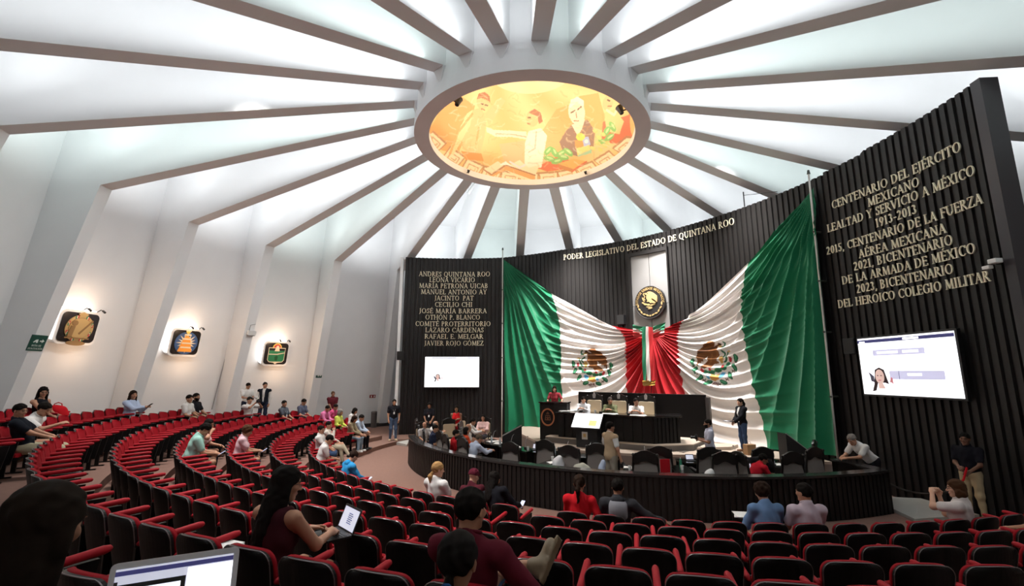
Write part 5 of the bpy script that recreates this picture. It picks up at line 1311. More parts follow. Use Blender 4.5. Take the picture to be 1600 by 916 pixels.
def cup(p, label, m=None): return prop('paper_cup', label, 'cup', p, 0, [('cup_body', MB().lathe([(.001, 0), (.030, 0), (.040, .10), (.036, .10), (.028, .01)], 14), m or M_WHITEPAPER), ('rim', MB().lathe([(.040, .098), (.043, .101), (.040, .104)], 14), m or M_WHITEPAPER)], 'paper cups on the desks')
def bottle(p, label, rgb=(.55, .62, .66)): return prop('water_bottle', label, 'bottle', p, 0, [('bottle_body', MB().lathe([(.001, 0), (.032, 0), (.033, .13), (.028, .16), (.012, .19), (.012, .205)], 12), mat('bottle_%d' % int(rgb[1] * 100), rgb, .15)), ('bottle_cap', MB().lathe([(.014, .20), (.014, .222), (.001, .222)], 10), M_WHITEPAPER)], 'water bottles on the desks')
def papers(p, rz, label, w=.30, d=.22, n=3):
    r = thing('paper_stack', label, 'papers', tuple(p), rz, 'papers on the desks')
    for k in range(n): b = MB(); b.box((0, 0, .003 + .006 * k), (w, d, .005), rad(7 * k - 5)); b.build('sheet', M_WHITEPAPER, r)
def microphone(p, heading, label):
    r = thing('desk_microphone', label, 'microphone', tuple(p), heading - PI / 2, 'desk microphones')
    b = MB(); b.rbox((0, 0, .02), (.11, .14, .04), .02); b.build('mic_base', M_BLACKPL, r)
    b = MB(); b.tube([(0, .04, .03), (0, .05, .16), (0, .0, .30), (0, -.05, .34)], .006, 6); b.build('gooseneck', M_SILVER, r); b = MB(); b.ball((0, -.06, .345), (.014, .026, .014), 8, 6); b.build('capsule', M_BLACKPL, r)
def camera(p, heading, label, pitch=0):
    r = thing('photo_camera', label, 'camera', tuple(p)); r.rotation_euler = (rad(pitch), 0, heading - PI / 2)
    b = MB(); b.rbox((0, 0, 0), (.14, .07, .10), .015); b.box((0, -.005, .062), (.06, .055, .035)); b.build('camera_body', M_BLACKPL, r)
    b = MB(); M = Matrix.Rotation(-PI / 2, 3, 'X'); q = MB().lathe([(.001, .03), (.036, .03), (.036, .11), (.040, .115), (.040, .15), (.030, .15), (.025, .13), (.001, .13)], 16); b.v = [tuple(M @ Vector(v)) for v in q.v]; b.f = q.f; b.m = q.m; b.build('lens', M_BLACKPL, r)
def floor_z(x, y):
    d = math.hypot(x - SCN[0], y - SCN[1])
    k = int(math.floor((d - (10.49 - .70)) / .904)) + 1
    return ARENA_Z if k < 1 else row_z(min(k, 9))

# ------------------------------------------------------------------ the people on the auditorium seats
WHT, NAVY, JEAN, LJEAN, KHA, DRK, MAR = (.70, .68, .66), (.022, .028, .055), (.045, .075, .15), (.26, .36, .46), (.42, .34, .20), (.012, .012, .016), (.11, .012, .022)
_ = sitter(6, 246.45, 'woman with a laptop', 'woman with very long black hair and glasses typing on a dark laptop', fem=True, b=1.14, lean=6, back=.24, res=.013, hair=('verylong', BLK), top=('tank', (.05, .01, .015)), bottom=((.012, .012, .014),), glasses=True, head=(-30, 10, 0), rw=(.13, .44, .78), lw=(-.10, .44, .78))
w = _['W'](Vector((.03, .56, .70))); scl = laptop(w, rad(246.8 + 180 - 24), 'dark laptop with a lit document on the long-haired woman\'s lap', lid=112, dark=True, w=.30)
for q_ in range(6): scl(-.10, .22 - .09 * q_, .16 + .05 * (q_ % 2), .26 - .09 * q_, mat('text_blue', (.12, .16, .45), .4), 'text_line', .002)
_ = sitter(6, 252.6, 'man in a maroon shirt', 'man in a maroon shirt with one boot crossed over his knee', b=1.06, lean=-4, res=.013, hair=('short', BLK), top=('long', MAR), bottom=((.09, .15, .27),), shoes=(.23, .17, .10), legs_boot=True, skin='tan', head=(-14, 4, 0),
    legs=(((.13, .43, .52), (.13, .42, .085), (.15, .58)), ((.0, .48, .70), (.31, .48, .77), (.355, .555, .875))), rw=(.36, .20, .62), lw=(-.05, .36, .72), rpole=(.8, -.5, -.2))
_ = sitter(7, 253.7, 'person with a dark ponytail', 'person with sleek black hair in a low ponytail seen from behind, bottom centre', fem=True, res=.013, hair=('lowpony', BLK), top=('blouse', (.05, .05, .055)), bottom=((.03, .03, .04),), H=1.53, seat_h=.50, skin='brown', head=(0, 6, 0))
b = MB(); h_ = _['head']; b.tube([tuple(h_ + Vector((.026 * math.cos(t) - .03, -.125 , -.062 + .028 * math.sin(t)))) for t in np.linspace(0, 2 * PI, 11)], .007, 6)
tag(b.build('hair_tie', cloth((.02, .07, .20))), 'blue tie around the sleek black ponytail', 'hair tie')
_ = sitter(8, 250.2, 'nearest spectator', 'nearest person, long dark brown hair from behind, beside a silver laptop', fem=True, res=.012, hair=('long', (.014, .009, .006)), top=('blouse', (.012, .012, .013)), bottom=((.02, .02, .025),), H=1.72, skin='brown', head=(16, 8, 4), lean=8, back=.16,
    legs=(((.14, .40, .72), (.13, .52, .33), (.14, .66, .30)), ((-.14, .40, .72), (-.13, .52, .33), (-.14, .66, .30))), rw=(.22, .34, .84), lw=(-.06, .36, .84))
h_ = _['head']
LT, RT = Vector((-1.171, 1.483, -.547)), Vector((-.902, 1.617, -.552)); dv = (RT - LT); ang = math.atan2(dv.y, dv.x)
mid = (LT + RT) / 2; nrm = Vector((-math.sin(ang), math.cos(ang), 0))
sc_ = laptop(mid - nrm * .155 - Vector((0, 0, .225)), ang + PI / 2, 'silver laptop with a bright page open beside the nearest person', lid=104, w=.33)
sc_(-.5, .40, .5, .47, M_NAVY, 'menu_bar', .002); sc_(-.5, -.5, -.47, .32, M_BLACKPL, 'window_edge', .002); sc_(-.47, .20, .05, .27, M_BLACKPL, 'title_bar', .002); sc_(.05, -.5, .09, .27, M_BLACKPL, 'window_edge', .002); sc_(-.45, -.5, .05, .19, M_SCREEN, 'page', .002); sc_(.10, -.5, .5, .38, M_SCREEN, 'page', .002)
# front row, right half
_ = sitter(1, 237.9, 'woman with a blond ponytail', 'woman with blond ponytail in a white tee, front row left of the cap', fem=True, hair=('lowpony', BLD), top=('tee', WHT), bottom=((.05, .07, .12),), skin='light', head=(-30, 8, 0), res=.016, back=.17, H=1.74)
_ = sitter(1, 241.9, 'person in a maroon cap', 'person in a maroon cap and green trousers bending forward in the front row', fem=True, hair=('cap', (.10, .012, .025)), top=('tee', (.08, .012, .02)), bottom=((.03, .09, .06),), skin='light', lean=14, side=-8, head=(-10, 16, 0), res=.016, H=1.62)
_ = sitter(1, 244.8, 'woman in black', 'woman in black with crossed legs and black heels looking at her phone', fem=True, hair=('long', BLK), top=('blouse', DRK), bottom=(DRK,), shoes=(.012, .01, .01), lean=10, head=(-20, 20, 0), res=.016, H=1.66, side=-18, rw=(.16, .42, .74), lw=(.02, .40, .72),
    legs=(((.13, .45, .52), (.16, .44, .085), (.18, .58)), ((.05, .50, .62), (.30, .62, .26), (.40, .74, .20))))
phone(_['hr'] + Vector((.02, .03, .03)), rad(60), 'phone in the hands of the woman in black, front row')
_ = sitter(1, 252.0, 'woman in a red jacket', 'woman with a dark ponytail in a bright red jacket, front row', fem=True, hair=('ponytail', DBR), top=('blouse', (.55, .012, .02)), bottom=((.02, .02, .025),), res=.016, H=1.76, back=.17, head=(0, 4, 0), rw=(.24, .20, .66))
_ = sitter(1, 255.1, 'man in a grey and black hoodie', 'man in a grey and black hoodie with one arm along the seat backs', b=1.1, hair=('short', BLK), top=('hoodie', (.035, .035, .04)), bottom=((.02, .02, .03),), skin='brown', res=.016, H=1.72, back=.17, head=(-8, 6, 0), rw=(.62, .16, .74), rpole=(.3, -.3, -.9), lw=(-.15, .3, .66))
v, f = surf_nets(lambda P: np.maximum(d_ell(P, (0, -.055, .92), (.17, .125, .16)), np.abs(P[:, 0]) - .13), (-.25, -.3, .7), (.25, .2, 1.15), .02); mesh_np('grey_yoke', v, f, cloth((.22, .22, .24)), _['root'])
_ = sitter(1, 266.4, 'woman in a denim shirt', 'woman with curly dark hair in a blue denim shirt, front row', fem=True, b=1.1, hair=('curly', DBR), top=('blouse', (.13, .22, .38)), bottom=((.02, .03, .06),), lean=10, head=(10, 14, 0), res=.016, H=1.70, back=.2, rw=(.08, .4, .74), lw=(-.14, .4, .76))
papers(_['hl'] + Vector((-.05, .06, .02)), rad(70), 'white sheets held by the woman in denim')
_ = sitter(1, 269.2, 'man in a pale pink shirt', 'man with black hair in a pale pink shirt seen from behind, front row', b=1.12, hair=('short', BLK), top=('shirt', (.56, .46, .52)), bottom=((.03, .03, .05),), res=.016, H=1.74, back=.17, head=(24, 2, 0))
_ = sitter(1, 282.3, 'woman in a lace blouse', 'woman with brown bob in a white lace blouse raising hands to her face', fem=True, b=1.12, hair=('bob', BRN), top=('shirt', (.66, .60, .58)), bottom=((.05, .05, .06),), skin='light', res=.016, H=1.72, twist=25, head=(30, 6, 0), glasses=True, lw=(-.12, .27, 1.10), rw=(-.02, .25, 1.06), lcurl=.9, rcurl=.9)
_ = sitter(2, 283.6, 'person in a patterned black top', 'person in a patterned black top at the right edge of the photo', fem=True, b=1.2, hair=('long', BLK), top=('tee', (.02, .02, .022)), bottom=((.02, .02, .025),), res=.016, H=1.68, lw=(-.26, .36, .70))
# front row, left half
_ = sitter(1, 222.2, 'man in a bright blue hoodie', 'man in a bright blue hoodie and light jeans bending over a white phone', hair=('short', DBR), top=('hoodie', (.03, .25, .52)), bottom=((.16, .28, .42),), lean=14, head=(0, 24, 0), b=1.08, rw=(.10, .46, .70), lw=(-.06, .46, .70), H=1.56, back=.12)
phone(_['hr'] + Vector((.04, .02, .03)), rad(40), 'white phone held by the man in the blue hoodie', dark=False)
_ = sitter(1, 206.6, 'man in a white shirt', 'man with black hair in a white shirt looking down at his lap, front row', hair=('short', BLK), top=('shirt', WHT), bottom=(NAVY,), lean=18, head=(0, 24, 0), b=1.12, rw=(.06, .42, .68), lw=(-.08, .42, .68))
_ = sitter(1, 196.0, 'man with glasses in white', 'man with glasses in a white polo and jeans turned to the stage', hair=('short', BLK), glasses=True, top=('polo', WHT), bottom=(JEAN,), b=1.12, twist=-12, head=(-30, 2, 0))
_ = sitter(1, 188.9, 'woman in a cream shirt', 'woman in cream shirt and khaki trousers resting chin on her hand', fem=True, hair=('short', BLK), top=('blouse', (.66, .60, .54)), bottom=((.40, .34, .25),), head=(-20, 4, 0), rw=(.05, .20, 1.04), rcurl=1.1, legs=(((.13, .45, .52), (.16, .55, .09), (.2, .7)), ((.06, .48, .62), (.24, .74, .30), (.32, .86, .26))))
_ = sitter(1, 175.6, 'woman in a khaki shirt', 'woman in a khaki shirt, pale jeans and white shoes looking down', fem=True, hair=('bob', DBR), top=('blouse', (.27, .22, .14)), bottom=(LJEAN,), shoes=(.75, .74, .72), lean=10, head=(0, 20, 0), b=1.1, rw=(.06, .42, .66), lw=(-.06, .42, .66))
_ = sitter(1, 172.4, 'man in black trousers', 'man in pale blue shirt and black trousers at the far front-row end', hair=('short', BLK), top=('long', (.42, .50, .62)), bottom=(DRK,), lean=14, head=(0, 16, 0), rw=(.06, .46, .68), lw=(-.06, .46, .68))
# second to fourth rows, far left end
_ = sitter(2, 171.5, 'woman in a lime top', 'grey-haired woman in a lime yellow top at the far end of the second row', fem=True, hair=('bob', GRY), top=('blouse', (.62, .70, .12)), bottom=((.05, .05, .06),), b=1.15, lean=8, head=(0, 10, 0))
_ = sitter(2, 166.5, 'woman in a white top', 'dark-haired woman in a white top behind the khaki shirt, second row', fem=True, hair=('bob', BLK), top=('blouse', WHT), bottom=((.05, .05, .06),), lean=14, head=(10, 20, 0), b=1.1)
_ = sitter(3, 170.0, 'man in a pink shirt', 'man in a bright pink shirt leaning forward, third row', hair=('short', BLK), top=('long', (.62, .17, .34)), bottom=((.03, .03, .05),), lean=26, head=(-14, 8, 0), b=1.12, rw=(.10, .52, .66), lw=(-.08, .52, .66))
_ = sitter(3, 167.0, 'woman in deep pink', 'woman in a deep pink top half hidden beside the man in pink', fem=True, hair=('short', BLK), top=('blouse', (.58, .08, .20)), bottom=((.03, .03, .05),), lean=22, head=(-10, 10, 0))
_ = sitter(4, 175.1, 'man with a lanyard', 'man in a dark grey shirt with a pale lanyard, fourth row', hair=('short', BLK), top=('polo', (.08, .09, .11)), bottom=(DRK,), badge=(.45, .55, .6), head=(-24, 2, 0), H=1.74)
_ = sitter(4, 169.8, 'man in a slate shirt', 'man in a slate blue shirt looking down, far end of the fourth row', hair=('short', BLK), top=('tee', (.09, .10, .15)), bottom=(JEAN,), b=1.1, lean=6, head=(-10, 16, 0), H=1.76)
_ = sitter(5, 178.4, 'man with a camera', 'man in a white tee and jeans holding a camera to his face', hair=('short', BLK), top=('tee', WHT), bottom=(JEAN,), b=1.12, twist=-20, head=(-24, 2, 0), rw=(.10, .30, 1.12), lw=(-.12, .30, 1.10), rcurl=.9, lcurl=.9, H=1.74)
camera(_['W'](Vector((.10, .40, 1.19))), rad(178.4 + 180 - 40), 'black camera held up by the man in a white tee')
_ = sitter(6, 187.0, 'man in a white polo', 'man in a white polo and khaki trousers beside a bearded man', hair=('short', BLK), top=('polo', WHT), bottom=(KHA,), b=1.15, head=(-24, 0, 0), lean=6, H=1.74)
_ = sitter(6, 185.0, 'bearded man in black', 'bearded man in a black polo at the far end of the sixth row', hair=('short', BLK), top=('polo', DRK), bottom=(KHA,), beard=BLK, head=(-20, -2, 0), H=1.80)
_ = sitter(7, 191.9, 'woman in a striped blue shirt', 'woman with long dark hair in a pale blue striped shirt holding a phone', fem=True, hair=('verylong', DBR), top=('blouse', (.46, .54, .72)), bottom=((.40, .30, .20),), b=1.15, head=(-30, -2, 0), lean=6, rw=(.12, .44, .86), lw=(-.02, .42, .84), H=1.78, twist=-15)
phone(_['hr'] + Vector((.05, -.02, .05)), rad(0), 'black phone held by the woman in the striped blue shirt')
_ = sitter(8, 199.6, 'woman in a black tank top', 'woman with long black hair and glasses in a black tank top, far left', fem=True, hair=('verylong', BLK), glasses=True, top=('tank', DRK), bottom=(DRK,), head=(-40, 10, 0), twist=-20, H=1.78)
bagp = Vector(pol(SCN, row_r(8) - .28, 197.7, row_z(8) + .45)); r = thing('red_bag', 'bright red bag on the seat beside the woman in a black tank top', 'bag', tuple(bagp), rad(20))
v, f = surf_nets(lambda P: d_ell(P, (0, 0, .2), (.26, .17, .24)) + .015 * np.sin(20 * P[:, 0]) * np.sin(16 * P[:, 2]), (-.35, -.3, -.1), (.35, .3, .55), .025); mesh_np('bag_body', v, f, cloth((.60, .012, .02)), r)
b = MB(); b.tube([(-.10, 0, .38), (-.07, .02, .47), (0, .02, .50), (.07, .02, .47), (.10, 0, .38)], .012, 6); b.build('handle', cloth((.50, .012, .02)), r)
_ = sitter(7, 213.2, 'man reclining in black', 'man with glasses in a black tee reclining, khaki trousers, far left', hair=('short', BLK), glasses=True, top=('tee', (.010, .012, .018)), bottom=((.42, .38, .26),), b=1.2, lean=-16, back=.46, head=(-30, 14, 0), rw=(.12, .42, .66), lw=(-.10, .42, .66), legs=(((.14, .50, .50), (.16, .68, .09), (.18, .84)), ((-.12, .50, .50), (-.12, .66, .09), (-.14, .82))), res=.016)
_ = sitter(7, 210.6, 'man pointing in white', 'man in a white polo pointing with one arm and a hand at his mouth', hair=('short', BLK), top=('polo', WHT), bottom=(JEAN,), b=1.08, lean=24, twist=-15, head=(-10, 16, 0), rw=(.18, .56, .86), lw=(.04, .22, 1.02), lcurl=1.2, res=.016, H=1.76)
_ = sitter(4, 213.2, 'man in a mint shirt', 'man in a mint green shirt bending over a white phone', hair=('short', BLK), top=('shirt', (.36, .62, .54)), bottom=(NAVY,), b=1.2, lean=18, head=(-6, 26, 0), rw=(.08, .46, .66), lw=(-.08, .46, .66), res=.016, H=1.78)
phone(_['hr'] + Vector((.05, 0, .03)), rad(30), 'white phone held by the man in the mint shirt', dark=False)
_ = sitter(4, 207.0, 'woman in pale pink', 'woman with glasses in a pale pink tee leaning her face on her hand', fem=True, hair=('short', BLK), glasses=True, top=('tee', (.72, .48, .50)), bottom=(NAVY,), b=1.2, lean=24, head=(-34, 2, 12), rw=(.22, .34, 1.02), lw=(-.02, .50, .66), rcurl=1.0, res=.016, H=1.74)
_ = sitter(3, 208.9, 'woman with curly brown hair', 'woman with curly brown hair in a pink tee looking at her phone', fem=True, hair=('curly', BRN), top=('tee', (.74, .50, .54)), bottom=(NAVY,), b=1.12, lean=12, head=(-8, 18, 0), rw=(.08, .44, .72), lw=(-.06, .44, .72), res=.016)
phone(_['hr'] + Vector((.05, 0, .03)), rad(30), 'phone held by the woman with curly brown hair')
papers(Vector(pol(SCN, row_r(6) - .30, 243.9, row_z(6) + .66)), rad(60), 'white sheets beside the long-haired woman with a laptop')

# ------------------------------------------------------------------ people standing
def stand_at(px, d, z, label, **kw): p = at_d(px, 650, d); return person(label, (p[0], kw.pop('y', None) or p[1], z), kw.pop('heading'), **kw)
p = at_d(387, 604, 19.1); _ = person('man in a white shirt standing by the left wall holding a dark tablet', (p[0], p[1], -2.05), rad(-35), H=1.72, top=('shirt', WHT), bottom=(NAVY,), head=(0, 20, 0), rw=(.10, .34, 1.10), lw=(-.10, .34, 1.08))
laptop(_['W'](Vector((0, .42, 1.10))), rad(-35), 'dark tablet held by the man standing in white', lid=178, w=.26, dark=True, tablet=True)
p = at_d(414, 604, 19.0); person('man in a dark vest over a white shirt standing by the left wall', (p[0], p[1], -2.05), rad(-75), H=1.74, top=('vest', (.012, .014, .022), 1.9), inner=WHT, bottom=(NAVY,), head=(30, 0, 0), rw=(.16, .22, 1.0), lw=(-.22, .05, .80))
p = at_d(520, 621, 20.2); person('man in a maroon shirt standing with clasped hands by the left wall', (p[0], p[1], row_z(4)), rad(-55), H=1.60, top=('polo', (.09, .012, .018)), bottom=(DRK,), rw=(.05, .22, .84), lw=(-.05, .22, .84), hair=('short', BRN), skin='brown')
p = at_d(616, 632, 20.2); person('man in a black shirt and jeans standing left of the dark wall', (p[0], p[1], -2.83), rad(-72), H=1.76, b=1.08, top=('polo', DRK), bottom=((.07, .11, .19),), shoes=(.55, .42, .28), badge=(.5, .5, .5), rw=(.22, .10, .84), lw=(-.22, .10, .84))
p = at_d(671, 634, 20.6); person('woman in a black polo with a white badge standing behind the desks', (p[0], p[1], ARENA_Z), rad(-85), H=1.74, fem=True, hair=('curly', BLK), skin='brown', top=('polo', DRK), bottom=(DRK,), badge=(.6, .1, .1), rw=(.12, .26, .95), lw=(-.12, .26, .95))
p = at_d(713, 641, 18.6); _ = person('woman in a sleeveless red top standing with a hand to her chin', (p[0], p[1], ARENA_Z), rad(-85), H=1.74, fem=True, b=1.1, hair=('bob', BLK), skin='brown', top=('tank', (.60, .015, .02)), bottom=((.45, .02, .03),), rw=(-.05, .18, 1.20), lw=(-.06, .24, 1.02), rcurl=1.1)
p = at_d(953, 668, 11.75); _ = person('photographer in a beige vest over a white tee standing before the stage', (p[0], p[1], ARENA_Z), rad(28), H=1.79, b=1.12, hair=('short', BLK), top=('vest', (.42, .31, .20), .66), inner=WHT, bottom=((.30, .27, .22),), head=(-10, 0, 0), glasses=True, rw=(.26, .10, .80), lw=(-.20, .24, 1.0), res=.016)
camera(_['hr'] + Vector((.02, -.03, -.05)), rad(-60), 'camera hanging from the beige-vested photographer\'s hand')
p = at_d(1107, 663, 13.2); _ = person('photographer in a pale striped shirt holding a camera at his chest', (p[0], p[1], ARENA_Z), rad(168), H=1.72, b=1.1, hair=('short', BLK), beard=BLK, top=('shirt', (.52, .54, .66)), bottom=(NAVY,), skin='brown', head=(0, 4, 0), rw=(.08, .26, 1.16), lw=(-.08, .27, 1.14), rcurl=.9, lcurl=.9, res=.016)
camera(_['W'](Vector((0, .36, 1.20))), rad(168), 'black camera held at the striped photographer\'s chest')
p = at_d(1158, 640, 14.55); _ = person('woman in a long black jacket and jeans standing in front of the flag', (p[0], p[1], STAGE_Z), rad(188), H=1.64, fem=True, hair=('ponytail', BLK), top=('jacket', (.010, .010, .013)), bottom=(JEAN,), shoes=(.20, .10, .05), head=(0, 2, 0), rw=(.06, .27, .98), lw=(-.06, .30, .96), skin='light', res=.016)
laptop(_['W'](Vector((0, .38, .93))), rad(188), 'dark tablet held by the woman in a black jacket', lid=178, w=.22, dark=True, tablet=True)
bp = at_z(1175, 712, STAGE_Z); prop('brown_bag', 'brown paper bag on the stage edge by the woman\'s feet', 'bag', (bp[0] + .02, bp[1] + .15, STAGE_Z), .3, [('bag_body', MB().prism([(-.16, -.09), (.16, -.09), (.16, .09), (-.16, .09)], 0, .30), mat('kraft', (.33, .19, .09), .8)), ('bag_handle', MB().tube([(-.06, 0, .29), (-.05, 0, .37), (.05, 0, .37), (.06, 0, .29)], .006, 6), mat('kraft', (.33, .19, .09), .8))])
lw_ = at_d(867, 612, 18.3); b = MB(); b.box((lw_[0], lw_[1], STAGE_Z + .14), (.8, .6, .28), ang); tag(b.build('plinth_step', M_BLACKWOOD, bevel=.01), 'low black step behind the lectern', 'step')
_ = person('woman with long dark hair in a dusty red blouse speaking at the lectern', (lw_[0], lw_[1], STAGE_Z + .28), rad(250), H=1.66, fem=True, hair=('long', DBR), top=('shirt', (.34, .045, .06)), bottom=(DRK,), skin='light', head=(14, 4, 0), rw=(.22, .36, 1.06), lw=(-.34, .34, 1.08), lean=6)
_ = person('security guard in a dark shirt and khaki trousers standing by the right wall', (9.16, 9.68, -2.84), rad(205), H=1.68, b=1.05, skin='dark', top=('polo', (.010, .010, .015)), bottom=((.46, .37, .23),), shoes=(.40, .32, .2), rw=(.06, .28, 1.06), lw=(-.12, .30, 1.00), res=.016, head=(10, 0, 0))
p = _['W'](Vector((-.10, .36, 1.05))); q = MB(); q.tube([tuple(p), tuple(p + Vector((-.12, -.02, -.22))), tuple(p + Vector((-.35, .0, -.42)))], .02, 6); tag(q.build('red_strap', cloth((.45, .01, .015))), 'red strap hanging from the guard\'s hand', 'strap')
rp0 = p + Vector((-.35, 0, -.42)); rp1 = Vector((8.55, 11.5, -2.3)); pts = [rp0.lerp(rp1, t) - Vector((0, 0, 1.6 * t * (1 - t) * .55)) for t in np.linspace(0, 1, 14)]
q = MB(); q.tube([tuple(x) for x in pts], .022, 6); tag(q.build('barrier_rope', mat('rope_dark', (.02, .014, .012), .7)), 'dark rope sagging between the guard and the curved barrier', 'rope')
_ = person('grey-haired man in a white polo leaning on the end of the curved barrier', (8.66, 11.6, ARENA_Z + .02), rad(187), H=1.74, b=1.1, lean=46, hair=('short', GRY), top=('polo', WHT), bottom=(DRK,), head=(10, 10, 0), rw=(.10, .68, 1.00), lw=(-.06, .70, .99), rpole=(.6, -.2, -.8), lpole=(-.6, -.2, -.8), res=.016)

# ------------------------------------------------------------------ delegates and the head table
def delegate(px, d, heading, label, who=None, z=None, kind=CH_A, chair=True, **kw):
    p = at_d(px, 680, d); z = ARENA_Z if z is None else z; h = rad(heading)
    if chair: put_chair(p[0], p[1], z, h, kind, 'carved chair occupied by the ' + who, 'occupied carved chairs')
    return person(label, (p[0] - .08 * math.cos(h), p[1] - .08 * math.sin(h), z), h, pose='sit', seat_h=.58, **kw)
delegate(668, 16.9, 5, 'bald man in a white shirt leaning over the desk at the left end', 'bald man in white', hair=('balding', GRY), top=('long', WHT), bottom=(DRK,), lean=34, b=1.15, head=(-10, 0, 0), rw=(.12, .62, .86), lw=(-.10, .58, .86), H=1.78)
delegate(677, 15.2, 12, 'man in a navy shirt seated nearest the left end of the barrier', 'man in navy', hair=('short', BLK), top=('tee', (.02, .025, .05)), bottom=(DRK,), lean=12, b=1.15, head=(-14, 4, 0))
delegate(664, 16.5, -60, 'man in a pale grey shirt seated low beside a cream chair', 'man in pale grey', hair=('balding', BLK), top=('tee', (.42, .40, .40)), bottom=(DRK,), kind=CH_B, H=1.55)
delegate(732, 17.4, -10, 'man in a white shirt reaching across the desk in front of the dark panel', 'man in white reaching out', hair=('short', BLK), top=('long', WHT), bottom=(DRK,), lean=22, rw=(.10, .60, .86), lw=(-.10, .58, .84), H=1.76)
delegate(754, 18.4, -100, 'woman with dark braids in a pale pink blouse facing the hall', 'woman with braids', fem=True, hair=('long', BLK), glasses=True, top=('blouse', (.66, .44, .42)), bottom=((.05, .05, .06),), kind=CH_B, H=1.76, rw=(.10, .40, .82), lw=(-.10, .40, .82))
delegate(712, 13.8, 25, 'woman with short black hair in a red tee at the barrier', 'woman in a red tee', fem=True, hair=('short', BLK), top=('tee', (.42, .012, .018)), bottom=(DRK,), b=1.15, lean=8, head=(-20, 0, 0), H=1.68)
delegate(735, 15.4, 5, 'older bald man in a white shirt behind the orange top', 'older bald man', hair=('balding', GRY), top=('shirt', WHT), bottom=(DRK,), head=(-10, 4, 0), H=1.68)
delegate(732, 14.7, 20, 'woman in an orange red top behind a carved black chair', 'woman in orange', fem=True, hair=('bob', BLK), top=('tee', (.62, .08, .03)), bottom=(DRK,), head=(-20, 0, 0), H=1.62)
delegate(738, 13.1, 35, 'grey-haired man in a pale blue shirt bent over papers by the barrier', 'bent grey-haired man', hair=('short', (.11, .085, .06)), top=('long', (.46, .52, .66)), bottom=(NAVY,), lean=26, b=1.1, head=(-14, 14, 0), rw=(.16, .64, .84), lw=(-.06, .62, .84), H=1.70)
delegate(1168, 10.75, 15, 'man in a red shirt bending low among the delegates chairs', 'man in red', hair=('short', BLK), top=('long', (.48, .012, .025)), bottom=(DRK,), lean=48, skin='brown', head=(-30, 0, 0), rw=(.10, .66, .70), lw=(-.10, .66, .70), H=1.66)
delegate(1250, 12.7, 140, 'man with cropped grey hair seated behind the tall carved chair', 'man with cropped grey hair', hair=('balding', GRY), top=('shirt', (.10, .10, .11)), bottom=(DRK,), lean=36, head=(30, 6, 0), H=1.5)
HT = 244.5
for px, d, label, kw in ((913, 17.15, 'man in a white shirt seated first at the head table', dict(top=('long', (.70, .72, .76)), head=(34, 4, 0))),
        (955, 16.6, 'man in an olive shirt seated in the middle of the head table', dict(top=('long', (.13, .14, .075)), head=(30, 0, 0), b=1.12, hair=('short', (.06, .05, .045)))),
        (996, 15.95, 'man with glasses in a white tee seated last at the head table', dict(top=('tee', WHT), head=(36, 0, 0), b=1.12, glasses=True))):
    delegate(px, d, HT, label, z=DAIS_Z, chair=False, rw=(.08, .44, .93), lw=(-.12, .44, .93), lean=8, skin='light' if px < 930 else 'tan', H=1.72, **kw)
# what lies on the head table
def on_table(px, py): return Vector(at_z(px, py, TABLE_Z))
for px, py, rz, l in ((885, 643, .3, 'white sheets at the left end of the head table'), (898, 642, .6, 'stack of white sheets beside the first seat of the head table'), (953, 647.5, -.5, 'white sheets before the man in olive'), (997, 650, -.5, 'white sheets before the man with glasses')): papers(on_table(px, py), rz, l, .5, .3, 4)
for px, py, t in ((908, 643, 'first'), (939, 645, 'second'), (983, 648, 'third')): microphone(on_table(px, py), rad(HT), 'black gooseneck microphone, %s along the head table' % t)
cup(on_table(930, 645.5), 'white cup between the first two seats of the head table'); phone(on_table(1007, 650), rad(200), 'dark phone at the right end of the head table', tilt=0)
# what lies on the delegates' desks
DZ = FL + .752
def on_desk(az, r, z=DZ): return Vector(pol(BC, r, az, z))
papers(on_desk(239, 7.4), rad(20), 'white sheet with a green edge on the dark side desk', .34, .25); papers(on_desk(253.8, 7.3), rad(-20), 'white sheets on the narrow desk right of the grey-backed chair', .3, .22)
papers(on_desk(218, 6.15), rad(10), 'loose white papers in front of the bent grey-haired man', .4, .3); papers(on_desk(205, 6.1), rad(40), 'white papers at the far left end of the desks', .4, .3); papers(on_desk(209.5, 6.15), rad(70), 'white papers beside the man in navy', .35, .25)
papers(on_desk(275, 7.2), rad(30), 'white papers beside the tablet near the man in red', .3, .25); papers(on_desk(285.3, 6.9), rad(70), 'white papers between the two rightmost carved chairs', .3, .22)
cup(on_desk(224.5, 6.2), 'white cup on the desk before the bent grey-haired man'); cup(on_desk(253.8, 7.6), 'white cup on the narrow desk right of the beige photographer'); cup(on_desk(237.6, 7.15), 'small white cup on the dark side desk'); cup(on_desk(263.2, 7.3), 'white cup on the narrow desk left of the striped photographer')
bottle(on_desk(206.8, 6.25), 'clear water bottle on the far left desk'); bottle(on_desk(233, 6.1), 'clear water bottle on the curved desk before the flag'); bottle(on_desk(263.6, 6.95), 'green bottle left of the striped photographer', (.05, .30, .18)); bottle(on_desk(211.5, 6.2), 'second clear bottle on the far left desk')
laptop(on_desk(225.2, 6.05), rad(40), 'grey tablet standing on the desk by the white cup', lid=105, w=.24, tablet=True, dark=True); laptop(on_desk(235.5, 6.05), rad(60), 'small lit laptop on the curved dark desk', lid=115, w=.26, dark=True)
laptop(on_desk(274.6, 7.5), rad(95), 'black tablet standing upright near the man in red', lid=95, w=.26, tablet=True, dark=True); laptop(on_desk(268, 6.1), rad(90), 'small lit tablet before the striped photographer', lid=110, w=.22, tablet=True, dark=True); laptop(on_desk(284.6, 6.75), rad(100), 'lit tablet between the two rightmost chairs', lid=108, w=.24, tablet=True, dark=True)
